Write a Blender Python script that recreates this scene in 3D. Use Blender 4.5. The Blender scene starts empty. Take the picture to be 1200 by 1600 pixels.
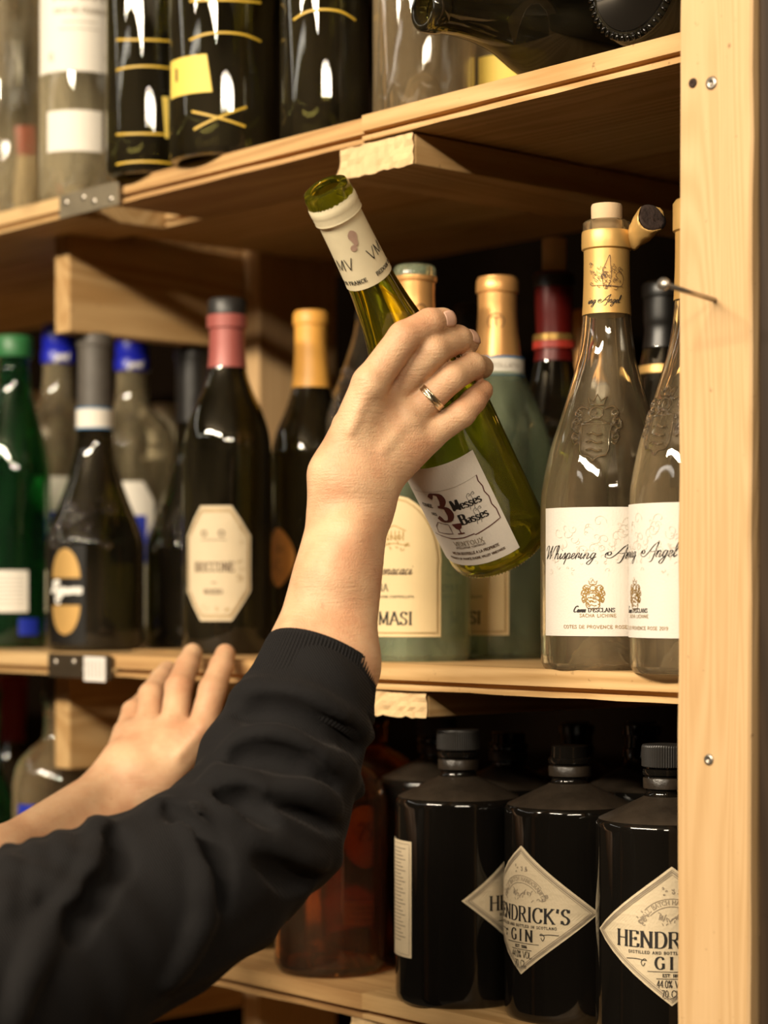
import bpy, bmesh, math, random
import numpy as np
from mathutils import Vector, Matrix
PI = math.pi
random.seed(7)
rng = np.random.default_rng(7)
C = bpy.context.scene.collection
sc = bpy.context.scene

# ------------------------------------------------------------------ camera, world, lamps, exposure
# World: X along the shelf front, Y into the shelf, Z up. The shelf front is the plane Y = 1.
F = 3300.0
CAM = Vector((0.0, 0.0, 1.5))
RT = Vector((0.6602, 0.7511, 0.0))
FW = Vector((-0.7511, 0.6602, 0.0))
cam_d = bpy.data.cameras.new('camera')
cam_d.sensor_fit = 'AUTO'; cam_d.sensor_width = 36.0
cam_d.lens = 36.0 * F / 1600.0
cam_d.shift_y = 130.0 / 1600.0
cam_d.clip_start = 0.05; cam_d.clip_end = 50
cam_d.dof.use_dof = True
cam_d.dof.focus_distance = 1.37
cam_d.dof.aperture_fstop = 4.6
cam = bpy.data.objects.new('camera', cam_d); C.objects.link(cam)
cam.location = CAM
cam.rotation_euler = (PI / 2, 0, math.asin(0.7511))
sc.camera = cam

w = bpy.data.worlds.new('world'); sc.world = w; w.use_nodes = True
w.node_tree.nodes['Background'].inputs[0].default_value = (1.0, 0.8, 0.55, 1)
w.node_tree.nodes['Background'].inputs[1].default_value = 0.0

def area(name, loc, target, sx, sy, power, col):
    l = bpy.data.lights.new(name, 'AREA'); l.shape = 'RECTANGLE'; l.size = sx; l.size_y = sy
    l.energy = power; l.color = col
    o = bpy.data.objects.new(name, l); C.objects.link(o); o.location = loc
    d = Vector(target) - Vector(loc)
    o.rotation_euler = d.to_track_quat('-Z', 'Y').to_euler()
    return o
WARM = (1.0, 0.86, 0.66)
# fluorescent tubes hung under the ceiling behind the photographer
area('tube_light', (-0.85, -1.10, 2.62), (-1.1, 1.1, 1.5), 1.9, 0.09, 122, WARM)
area('tube_light', (1.10, -0.55, 2.58), (-1.1, 1.1, 1.4), 1.2, 0.06, 30, WARM)
# rows of luminous ceiling strips over the room
for loc, sx, sy in (((-3.4, -0.9, 2.70), .16, 2.6), ((-2.2, -1.9, 2.70), 1.8, .16)):
    o = area('strip_light', loc, (loc[0], loc[1], 0), sx, sy, 9, (1.0, 0.94, 0.84))
vs = sc.view_settings
vs.view_transform = 'Standard'; vs.look = 'None'; vs.gamma = 1.0; vs.use_curve_mapping = False
vs.exposure = -0.24
cy = sc.cycles
cy.max_bounces = 14; cy.transmission_bounces = 14; cy.glossy_bounces = 6; cy.diffuse_bounces = 4
cy.transparent_max_bounces = 12
cy.caustics_reflective = False; cy.caustics_refractive = True
cy.sample_clamp_indirect = 3.0; cy.blur_glossy = 0.6
cy.use_denoising = True

# ------------------------------------------------------------------ geometry of the view
def cw(r, d, u):
    """camera-frame metres (right, forward, up) to world"""
    return CAM + RT * r + FW * d + Vector((0, 0, u))
def P(px, py, d):
    return cw((px - 600) / F * d, d, (930 - py) / F * d)
def ratio(px):
    u = px - 600.0
    return (-0.7511 * F + 0.6602 * u) / (0.6602 * F + 0.7511 * u)
def XY(px, Y):
    return ratio(px) * Y, Y
def face_angle(x, y):
    """angle about z that turns local +X toward the camera"""
    return math.atan2(CAM.y - y, CAM.x - x)

# ------------------------------------------------------------------ object helpers
def link(o, parent=None):
    C.objects.link(o)
    if parent is not None: o.parent = parent
    return o
def mesh_obj(name, verts, faces, mat, parent=None, smooth=True, mat_ids=None):
    me = bpy.data.meshes.new(name)
    me.from_pydata([tuple(v) for v in verts], [], [tuple(int(i) for i in f) for f in faces])
    if isinstance(mat, (list, tuple)):
        for m in mat: me.materials.append(m)
    else: me.materials.append(mat)
    if mat_ids is not None:
        me.polygons.foreach_set('material_index', mat_ids)
    me.polygons.foreach_set('use_smooth', [smooth] * len(me.polygons))
    me.update()
    return link(bpy.data.objects.new(name, me), parent)
def thing(name, label, cat, loc=(0, 0, 0), rz=0.0, group=None):
    o = bpy.data.objects.new(name, None); C.objects.link(o)
    o.empty_display_size = 0.02
    o.location = loc; o.rotation_euler = (0, 0, rz)
    o['label'] = label; o['category'] = cat
    if group: o['group'] = group
    return o
def tag(o, label, cat, group=None):
    o['label'] = label; o['category'] = cat
    if group: o['group'] = group
    return o
def copy_tree(o, parent=None):
    c = o.copy(); C.objects.link(c); c.parent = parent
    for ch in list(o.children): copy_tree(ch, c)
    return c
def box_bm(bm, x0, x1, y0, y1, z0, z1, bev=0.0):
    r = bmesh.ops.create_cube(bm, size=1.0)
    for v in r['verts']:
        v.co = Vector((x0 if v.co.x < 0 else x1, y0 if v.co.y < 0 else y1, z0 if v.co.z < 0 else z1))
    if bev > 0:
        es = list({e for v in r['verts'] for e in v.link_edges})
        bmesh.ops.bevel(bm, geom=es, offset=bev, segments=2, affect='EDGES', profile=0.6)
def box(name, x0, x1, y0, y1, z0, z1, mat, parent=None, bev=0.001):
    bm = bmesh.new(); box_bm(bm, x0, x1, y0, y1, z0, z1, bev)
    me = bpy.data.meshes.new(name); bm.to_mesh(me); bm.free(); me.materials.append(mat)
    return link(bpy.data.objects.new(name, me), parent)
def lathe_data(prof, seg=56, closed=False):
    """prof list of (r, z); axis points (r=0) become poles"""
    V, Fc, rings = [], [], []
    for r, z in prof:
        if r < 1e-6:
            rings.append([len(V)]); V.append((0, 0, z))
        else:
            rings.append(list(range(len(V), len(V) + seg)))
            for k in range(seg):
                a = 2 * PI * k / seg; V.append((r * math.cos(a), r * math.sin(a), z))
    for A, B in zip(rings[:-1], rings[1:]):
        if len(A) == 1 and len(B) == 1: continue
        for k in range(seg):
            k2 = (k + 1) % seg
            if len(A) == 1: Fc.append((A[0], B[k2], B[k]))
            elif len(B) == 1: Fc.append((A[k], A[k2], B[0]))
            else: Fc.append((A[k], A[k2], B[k2], B[k]))
    return V, Fc
def lathe(name, prof, mat, parent=None, seg=56, smooth=True):
    V, Fc = lathe_data(prof, seg)
    o = mesh_obj(name, V, Fc, mat, parent, smooth)
    if smooth:
        bm = bmesh.new(); bm.from_mesh(o.data)
        for e in bm.edges:
            if len(e.link_faces) == 2 and e.calc_face_angle(0) > 0.75: e.smooth = False
        bm.to_mesh(o.data); bm.free()
    return o
def catmull(pts, n=6, closed=False):
    pts = [np.array(p, float) for p in pts]
    if len(pts) < 3: return [tuple(p) for p in pts]
    out = []
    N = len(pts)
    for i in range(N - 1):
        p0 = pts[i - 1] if i > 0 else (pts[-2] if closed else 2 * pts[0] - pts[1])
        p1, p2 = pts[i], pts[i + 1]
        p3 = pts[i + 2] if i + 2 < N else (pts[1] if closed else 2 * pts[-1] - pts[-2])
        for k in range(n):
            t = k / n
            out.append(tuple(0.5 * ((2 * p1) + (-p0 + p2) * t + (2 * p0 - 5 * p1 + 4 * p2 - p3) * t * t
                                    + (-p0 + 3 * p1 - 3 * p2 + p3) * t ** 3)))
    out.append(tuple(pts[-1]))
    return out

# ------------------------------------------------------------------ materials
def newmat(name):
    m = bpy.data.materials.new(name); m.use_nodes = True
    nt = m.node_tree; b = nt.nodes['Principled BSDF']
    return m, nt, b
def setc(b, col, rough=0.5, metal=0.0, spec=0.5):
    b.inputs['Base Color'].default_value = (*col, 1); b.inputs['Roughness'].default_value = rough
    b.inputs['Metallic'].default_value = metal; b.inputs['Specular IOR Level'].default_value = spec
def plain(name, col, rough=0.5, metal=0.0, bump=0.0, scale=400, spec=0.5, var=0.0):
    m, nt, b = newmat(name); setc(b, col, rough, metal, spec)
    tc = nt.nodes.new('ShaderNodeTexCoord')
    n = nt.nodes.new('ShaderNodeTexNoise'); n.inputs['Scale'].default_value = scale; n.inputs['Detail'].default_value = 4
    nt.links.new(tc.outputs['Object'], n.inputs['Vector'])
    if bump:
        bp = nt.nodes.new('ShaderNodeBump'); bp.inputs['Strength'].default_value = bump; bp.inputs['Distance'].default_value = 0.0006
        nt.links.new(n.outputs['Fac'], bp.inputs['Height']); nt.links.new(bp.outputs[0], b.inputs['Normal'])
    if var:
        n2 = nt.nodes.new('ShaderNodeTexNoise'); n2.inputs['Scale'].default_value = 60; n2.inputs['Detail'].default_value = 6
        nt.links.new(tc.outputs['Object'], n2.inputs['Vector'])
        cr = nt.nodes.new('ShaderNodeMix'); cr.data_type = 'RGBA'
        cr.inputs[6].default_value = (*[c * (1 - var) for c in col], 1); cr.inputs[7].default_value = (*[min(1, c * (1 + var)) for c in col], 1)
        nt.links.new(n2.outputs['Fac'], cr.inputs[0]); nt.links.new(cr.outputs[2], b.inputs['Base Color'])
    return m
def wood(name, axis, light, dark, rough=0.55, ring=9.0, knots=True, seed=0.0):
    """softwood: stretched noise gives the grain along the axis, a few knots and specks"""
    m, nt, b = newmat(name); N, L = nt.nodes, nt.links
    setc(b, light, rough, 0, 0.3)
    tc = N.new('ShaderNodeTexCoord'); mp = N.new('ShaderNodeMapping')
    s = [1.0, 1.0, 1.0]; s['XYZ'.index(axis)] = 0.06
    mp.inputs['Scale'].default_value = s; mp.inputs['Location'].default_value = (seed, seed * 1.7, seed * 0.6)
    L.new(tc.outputs['Object'], mp.inputs['Vector'])
    n1 = N.new('ShaderNodeTexNoise'); n1.inputs['Scale'].default_value = ring; n1.inputs['Detail'].default_value = 2; n1.inputs['Distortion'].default_value = 0.4
    L.new(mp.outputs[0], n1.inputs['Vector'])
    mul = N.new('ShaderNodeMath'); mul.operation = 'MULTIPLY'; mul.inputs[1].default_value = 150
    L.new(n1.outputs['Fac'], mul.inputs[0])
    sn = N.new('ShaderNodeMath'); sn.operation = 'SINE'; L.new(mul.outputs[0], sn.inputs[0])
    ab = N.new('ShaderNodeMath'); ab.operation = 'MULTIPLY_ADD'; ab.inputs[1].default_value = 0.5; ab.inputs[2].default_value = 0.5
    L.new(sn.outputs[0], ab.inputs[0])
    n2 = N.new('ShaderNodeTexNoise'); n2.inputs['Scale'].default_value = 420; n2.inputs['Detail'].default_value = 5
    L.new(mp.outputs[0], n2.inputs['Vector'])
    n3 = N.new('ShaderNodeTexNoise'); n3.inputs['Scale'].default_value = 6; n3.inputs['Detail'].default_value = 5
    L.new(tc.outputs['Object'], n3.inputs['Vector'])
    add = N.new('ShaderNodeMath'); add.operation = 'MULTIPLY_ADD'; add.inputs[1].default_value = 0.42
    L.new(ab.outputs[0], add.inputs[0])
    a2 = N.new('ShaderNodeMath'); a2.operation = 'MULTIPLY_ADD'; a2.inputs[1].default_value = 0.5
    L.new(n2.outputs['Fac'], a2.inputs[0]); 
    a3 = N.new('ShaderNodeMath'); a3.operation = 'MULTIPLY'; a3.inputs[1].default_value = 0.35
    L.new(n3.outputs['Fac'], a3.inputs[0]); L.new(a3.outputs[0], a2.inputs[2]); L.new(a2.outputs[0], add.inputs[2])
    ramp = N.new('ShaderNodeValToRGB'); r = ramp.color_ramp
    r.elements[0].position = 0.15; r.elements[0].color = (*light, 1)
    r.elements[1].position = 0.95; r.elements[1].color = (*dark, 1)
    L.new(add.outputs[0], ramp.inputs[0])
    last = ramp.outputs[0]
    if knots:
        mk = N.new('ShaderNodeMapping'); sk = [1.0, 1.0, 1.0]; sk['XYZ'.index(axis)] = 0.45; mk.inputs['Scale'].default_value = sk
        mk.inputs['Location'].default_value = (seed * 3.1, seed, seed * 2)
        L.new(tc.outputs['Object'], mk.inputs['Vector'])
        vo = N.new('ShaderNodeTexVoronoi'); vo.inputs['Scale'].default_value = 9
        L.new(mk.outputs[0], vo.inputs['Vector'])
        kr = N.new('ShaderNodeValToRGB'); kr.color_ramp.elements[0].position = 0.05; kr.color_ramp.elements[0].color = (1, 1, 1, 1)
        kr.color_ramp.elements[1].position = 0.12; kr.color_ramp.elements[1].color = (0, 0, 0, 1)
        L.new(vo.outputs['Distance'], kr.inputs[0])
        mx = N.new('ShaderNodeMix'); mx.data_type = 'RGBA'; mx.inputs[7].default_value = (dark[0] * .45, dark[1] * .4, dark[2] * .35, 1)
        km = N.new('ShaderNodeMath'); km.operation = 'MULTIPLY'; km.inputs[1].default_value = 0.75
        L.new(kr.outputs[0], km.inputs[0]); L.new(km.outputs[0], mx.inputs[0]); L.new(last, mx.inputs[6]); last = mx.outputs[2]
    v2 = N.new('ShaderNodeTexNoise'); v2.inputs['Scale'].default_value = 170; v2.inputs['Detail'].default_value = 3
    L.new(tc.outputs['Object'], v2.inputs['Vector'])
    sr = N.new('ShaderNodeValToRGB'); sr.color_ramp.elements[0].position = 0.69; sr.color_ramp.elements[0].color = (0, 0, 0, 1)
    sr.color_ramp.elements[1].position = 0.78; sr.color_ramp.elements[1].color = (.7, .7, .7, 1)
    L.new(v2.outputs['Fac'], sr.inputs[0])
    ms = N.new('ShaderNodeMix'); ms.data_type = 'RGBA'; ms.inputs[7].default_value = (dark[0] * .4, dark[1] * .35, dark[2] * .3, 1)
    L.new(sr.outputs[0], ms.inputs[0]); L.new(last, ms.inputs[6]); L.new(ms.outputs[2], b.inputs['Base Color'])
    bp = N.new('ShaderNodeBump'); bp.inputs['Strength'].default_value = 0.35; bp.inputs['Distance'].default_value = 0.0006
    L.new(add.outputs[0], bp.inputs['Height']); L.new(bp.outputs[0], b.inputs['Normal'])
    return m
def glass(name, tint, dust_glow=0.06, dust_glow_col=(0.5, 0.45, 0.35), rough=0.0, ior=1.5, trans=0.5, wavy=0.0):
    """bottle glass, with a thin film of dust (part diffuse, part translucent) that also paints in transmitted light"""
    m, nt, b = newmat(name); N, L = nt.nodes, nt.links
    setc(b, tint, rough); b.inputs['Transmission Weight'].default_value = 1.0; b.inputs['IOR'].default_value = ior
    out = N['Material Output']
    df = N.new('ShaderNodeBsdfDiffuse'); df.inputs[0].default_value = (*dust_glow_col, 1)  # film colour also stands in for light passing through the glass
    tl = N.new('ShaderNodeBsdfTranslucent'); tl.inputs[0].default_value = (*dust_glow_col, 1)
    mx = N.new('ShaderNodeMixShader'); mx.inputs[0].default_value = trans
    L.new(df.outputs[0], mx.inputs[1]); L.new(tl.outputs[0], mx.inputs[2])
    tc = N.new('ShaderNodeTexCoord'); n = N.new('ShaderNodeTexNoise'); n.inputs['Scale'].default_value = 30; n.inputs['Detail'].default_value = 7
    mpp = N.new('ShaderNodeMapping'); mpp.inputs['Scale'].default_value = (1, 1, .22); L.new(tc.outputs['Object'], mpp.inputs['Vector'])  # upright streaks in the film, drawn to stand for reflections
    L.new(mpp.outputs[0], n.inputs['Vector'])
    mr = N.new('ShaderNodeMapRange'); mr.inputs[1].default_value = 0.3; mr.inputs[2].default_value = 0.75
    mr.inputs[1].default_value = 0.38; mr.inputs[2].default_value = 0.70; mr.inputs[3].default_value = dust_glow * 0.25; mr.inputs[4].default_value = dust_glow * 2.0
    L.new(n.outputs['Fac'], mr.inputs[0])
    if wavy:   # moulded glass is never quite flat: long shallow ripples
        wn = N.new('ShaderNodeTexNoise'); wn.inputs['Scale'].default_value = 55; wn.inputs['Detail'].default_value = 1.5
        wm = N.new('ShaderNodeMapping'); wm.inputs['Scale'].default_value = (1, 1, .16); L.new(tc.outputs['Object'], wm.inputs['Vector']); L.new(wm.outputs[0], wn.inputs['Vector'])
        bp = N.new('ShaderNodeBump'); bp.inputs['Strength'].default_value = 1.0; bp.inputs['Distance'].default_value = wavy
        L.new(wn.outputs['Fac'], bp.inputs['Height']); L.new(bp.outputs[0], b.inputs['Normal'])
    m2 = N.new('ShaderNodeMixShader'); L.new(mr.outputs[0], m2.inputs[0])
    L.new(b.outputs[0], m2.inputs[1]); L.new(mx.outputs[0], m2.inputs[2]); L.new(m2.outputs[0], out.inputs[0])
    return m
M = {}
M['wood_x'] = wood('pine_along_shelf', 'X', (0.72, 0.485, 0.26), (0.46, 0.26, 0.10), seed=0.3)
M['wood_y'] = wood('pine_across_shelf', 'Y', (0.66, 0.44, 0.21), (0.42, 0.24, 0.09), seed=1.3)
M['wood_z'] = wood('pine_upright', 'Z', (0.66, 0.445, 0.235), (0.54, 0.34, 0.16), ring=22, knots=False, seed=2.2)
M['wood_end'] = plain('rough_sawn_end_grain', (0.72, 0.50, 0.26), 0.8, bump=1.0, scale=180, var=0.25)
M['wood_shade'] = wood('shade_brown_board', 'Z', (0.045, 0.026, 0.013), (0.022, 0.012, 0.006), knots=False, seed=5)  # near-black brown: shade beside the post put into the board colour
M['clear'] = glass('clear_glass', (1.0, 0.98, 0.92), 0.10, (0.95, 0.72, 0.42), wavy=.0016)
M['crystal'] = glass('relief_glass', (1.0, 0.98, 0.93), 0.03, (0.8, 0.65, 0.4))
M['clear2'] = glass('clear_glass_glow', (1.0, 0.98, 0.92), 0.24, (0.86, 0.74, 0.48), wavy=.0018)  # strong beige film paints in the brightness of light through the bottles
M['aqua'] = glass('aqua_glass', (0.88, 0.98, 0.90), 0.20, (0.72, 0.80, 0.54), wavy=.0014)
M['olive'] = glass('olive_green_glass', (0.70, 0.70, 0.10), 0.10, (0.40, 0.36, 0.02), wavy=.0010)  # yellow-green film paints in light transmitted through the body
M['dark'] = glass('dark_green_glass', (0.14, 0.13, 0.035), 0.035, (0.30, 0.24, 0.14), trans=0.1)
M['darkdust'] = glass('dark_dusty_glass', (0.14, 0.13, 0.035), 0.04, (0.26, 0.21, 0.14), trans=0.1)
M['black'] = plain('black_ceramic_glass', (0.006, 0.005, 0.004), 0.06, spec=0.6)
M['blackdust'] = plain('dusty_black_glass', (0.030, 0.022, 0.015), 0.34, bump=0.5, var=0.8, scale=300)
M['amber'] = glass('amber_glass', (0.72, 0.34, 0.09), 0.06, (0.3, 0.2, 0.12), trans=0.1)
M['green'] = glass('green_glass', (0.10, 0.42, 0.16), 0.07, (0.10, 0.32, 0.14))
M['smoke'] = glass('smoky_glass', (0.30, 0.26, 0.16), 0.11, (0.35, 0.29, 0.21))
M['paper'] = plain('label_paper', (0.76, 0.70, 0.62), 0.7, bump=0.3, scale=700, var=0.04)
M['cream'] = plain('cream_label_paper', (0.80, 0.61, 0.33), 0.6, bump=0.25, scale=700, var=0.05)
M['white'] = plain('white_label_paper', (0.82, 0.76, 0.66), 0.65, bump=0.2, scale=600, var=0.04)
M['parch'] = plain('parchment_paper', (0.66, 0.54, 0.36), 0.7, bump=0.5, scale=500, var=0.06)
M['ink'] = plain('black_ink', (0.015, 0.012, 0.01), 0.6)
M['brownink'] = plain('brown_ink', (0.09, 0.045, 0.02), 0.6)
M['redink'] = plain('dark_red_ink', (0.10, 0.02, 0.015), 0.6)
M['grayink'] = plain('faded_grey_ink', (0.30, 0.24, 0.17), 0.7)
M['faintink'] = plain('faint_ornament_ink', (0.69, 0.61, 0.51), 0.7)
M['goldink'] = plain('gold_ink', (0.50, 0.30, 0.08), 0.35, 0.6)
M['whiteink'] = plain('white_ink', (0.85, 0.82, 0.76), 0.6)
M['blueink'] = plain('blue_print', (0.02, 0.16, 0.35), 0.6)
M['gold'] = plain('gold_foil_capsule', (0.66, 0.40, 0.13), 0.40, 0.45, bump=0.15, scale=120, var=0.08)
M['orange'] = plain('orange_foil_capsule', (0.85, 0.42, 0.08), 0.42, 0.0, bump=0.3, scale=120, var=0.08)
M['copper'] = plain('copper_foil_capsule', (0.70, 0.36, 0.12), 0.35, 0.5, bump=0.15, scale=120, var=0.08)
M['pink'] = plain('dusty_pink_capsule', (0.36, 0.095, 0.08), 0.4, 0.1, bump=0.15, scale=120)
M['red'] = plain('dark_red_capsule', (0.14, 0.008, 0.006), 0.35, 0.1)
M['redlight'] = plain('red_band', (0.55, 0.05, 0.03), 0.4)
M['blackcap'] = plain('black_capsule', (0.02, 0.018, 0.016), 0.4, bump=0.3, scale=150)
M['blackpaper'] = plain('black_label_paper', (0.008, 0.007, 0.006), 0.35)
M['greycap'] = plain('dusty_grey_capsule', (0.09, 0.078, 0.065), 0.5, bump=0.3, scale=150, var=0.3)
M['bluecap'] = plain('blue_plastic_cap', (0.012, 0.02, 0.45), 0.3)
M['greencap'] = plain('green_screw_cap', (0.03, 0.16, 0.05), 0.4)
M['capsule'] = plain('cream_capsule', (0.76, 0.66, 0.44), 0.5, bump=0.25, scale=150, var=0.06)
M['stain'] = plain('wine_stain', (0.42, 0.27, 0.20), 0.7)
M['cork'] = plain('cork', (0.66, 0.47, 0.28), 0.85, bump=0.9, scale=160, var=0.2)
M['char'] = plain('dark_cork_end', (0.035, 0.018, 0.012), 0.9, bump=1.5, scale=260, var=0.6)
M['steel'] = plain('dull_steel', (0.45, 0.40, 0.34), 0.35, 0.9, bump=0.2, scale=80)
M['plate'] = plain('galvanised_plate', (0.30, 0.25, 0.17), 0.5, 0.6, bump=0.3, scale=90, var=0.25)
M['plate_dark'] = plain('tarnished_plate', (0.07, 0.05, 0.03), 0.5, 0.5, bump=0.3, scale=90, var=0.3)
M['ringgold'] = plain('brushed_gold', (0.75, 0.60, 0.40), 0.25, 1.0, bump=0.4, scale=500)
M['yellow'] = plain('yellow_sticker', (0.85, 0.62, 0.12), 0.6, var=0.08)
M['yellowmark'] = plain('yellow_marker', (0.60, 0.38, 0.03), 0.5)
M['tagwhite'] = plain('white_tag', (0.8, 0.75, 0.7), 0.5)
M['bluelabel'] = plain('blue_label', (0.012, 0.03, 0.38), 0.45)
M['orangelabel'] = plain('orange_label', (0.65, 0.26, 0.05), 0.5, var=0.15)

# ------------------------------------------------------------------ lettering: pen strokes laid on curved surfaces
# each glyph: advance, strokes; '~' marks a smooth stroke; unit box height 1
G = {
'A': (.80, '.05,0 .4,1|.4,1 .75,0|.18,.34 .62,.34'), 'B': (.70, '.12,0 .12,1|~.12,1 .42,1 .56,.9 .56,.66 .42,.53 .12,.53|~.42,.53 .6,.43 .62,.14 .45,0 .12,0'),
'C': (.78, '~.7,.78 .6,.95 .4,1 .18,.85 .08,.5 .18,.15 .4,0 .6,.05 .7,.24|.7,.74 .7,.98'), 'D': (.80, '.12,0 .12,1|~.12,1 .4,1 .62,.86 .72,.5 .62,.14 .4,0 .12,0'),
'E': (.68, '.12,0 .12,1|.12,1 .58,1|.12,.52 .46,.52|.12,0 .62,0|.58,1 .6,.8|.62,0 .64,.22|.46,.42 .46,.62'), 'F': (.64, '.12,0 .12,1|.12,1 .58,1|.12,.52 .46,.52|.58,1 .6,.8'),
'G': (.82, '~.7,.78 .6,.95 .4,1 .18,.85 .08,.5 .18,.15 .4,0 .6,.05 .7,.2|.7,.05 .7,.45|.55,.45 .8,.45'), 'H': (.86, '.14,0 .14,1|.72,0 .72,1|.14,.52 .72,.52'),
'I': (.34, '.17,0 .17,1'), 'J': (.5, '~.34,1 .34,.2 .2,-.02 .06,.1'), 'K': (.80, '.14,0 .14,1|.66,1 .14,.42|.3,.6 .72,0'), 'L': (.64, '.12,0 .12,1|.12,0 .58,0|.58,0 .6,.22'),
'M': (.98, '.14,0 .14,1|.14,1 .48,.08|.48,.08 .84,1|.84,1 .84,0'), 'N': (.88, '.14,0 .14,1|.14,1 .72,0|.72,0 .72,1'), 'O': (.84, '~.42,1 .2,.87 .08,.5 .2,.13 .42,0 .64,.13 .76,.5 .64,.87 .42,1'),
'P': (.68, '.12,0 .12,1|~.12,1 .44,1 .6,.86 .6,.62 .44,.48 .12,.48'), 'Q': (.84, '~.42,1 .2,.87 .08,.5 .2,.13 .42,0 .64,.13 .76,.5 .64,.87 .42,1|.5,.2 .8,-.15'),
'R': (.78, '.12,0 .12,1|~.12,1 .44,1 .58,.88 .58,.66 .44,.53 .12,.53|.36,.53 .7,0'), 'S': (.62, '~.52,.8 .42,.97 .24,.98 .1,.8 .18,.6 .42,.45 .54,.25 .42,.03 .22,0 .08,.2|.53,.76 .53,.98|.08,.02 .08,.24'),
'T': (.74, '.37,0 .37,1|.05,1 .69,1|.05,1 .05,.8|.69,1 .69,.8'), 'U': (.82, '~.12,1 .12,.3 .25,.03 .5,.03 .66,.3 .66,1'), 'V': (.78, '.05,1 .4,0|.4,0 .74,1'), 'W': (1.1, '.05,1 .33,0|.33,0 .55,.9|.55,.9 .78,0|.78,0 1.05,1'),
'X': (.76, '.08,1 .68,0|.68,1 .08,0'), 'Y': (.74, '.05,1 .37,.5|.37,.5 .69,1|.37,.5 .37,0'), 'Z': (.7, '.08,1 .62,1|.62,1 .08,0|.08,0 .64,0'),
'0': (.62, '~.31,1 .14,.85 .08,.5 .14,.15 .31,0 .48,.15 .54,.5 .48,.85 .31,1'), '1': (.4, '.2,0 .2,1|.2,1 .08,.85'), '2': (.6, '~.1,.78 .2,.97 .4,.97 .5,.75 .35,.4 .08,0|.08,0 .54,0'),
'3': (.62, '~.1,.85 .25,1 .45,.95 .5,.75 .4,.57 .25,.53|~.25,.53 .48,.45 .54,.22 .42,.02 .22,0 .08,.15'), '4': (.62, '.42,0 .42,1|.42,1 .06,.3|.06,.3 .58,.3'), '5': (.6, '.14,1 .5,1|.14,1 .12,.56|~.12,.56 .35,.62 .52,.45 .5,.15 .3,0 .08,.12'),
'7': (.58, '.06,1 .52,1|.52,1 .22,0'), '8': (.62, '~.31,1 .14,.88 .16,.62 .46,.4 .5,.12 .31,0 .12,.12 .16,.4 .46,.62 .48,.88 .31,1'), '9': (.62, '~.5,.75 .35,.98 .12,.85 .12,.6 .3,.45 .5,.6 .5,.75 .45,.3 .25,0 .1,.05'), '6': (.62, '~.48,.92 .3,.98 .12,.6 .1,.25 .3,0 .5,.15 .48,.42 .3,.52 .12,.35'),
"'": (.28, '.16,1.02 .1,.74'), '.': (.26, '.1,0 .1,.07'), '%': (.8, '.65,1 .12,0|~.2,1 .08,.8 .2,.62 .32,.8 .2,1|~.58,.38 .46,.2 .58,0 .7,.2 .58,.38'), '-': (.45, '.08,.45 .38,.45'), ' ': (.42, ''), '*': (.2, '~.1,1 .02,.94 .1,.88 .18,.94 .1,1'),
}
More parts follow.
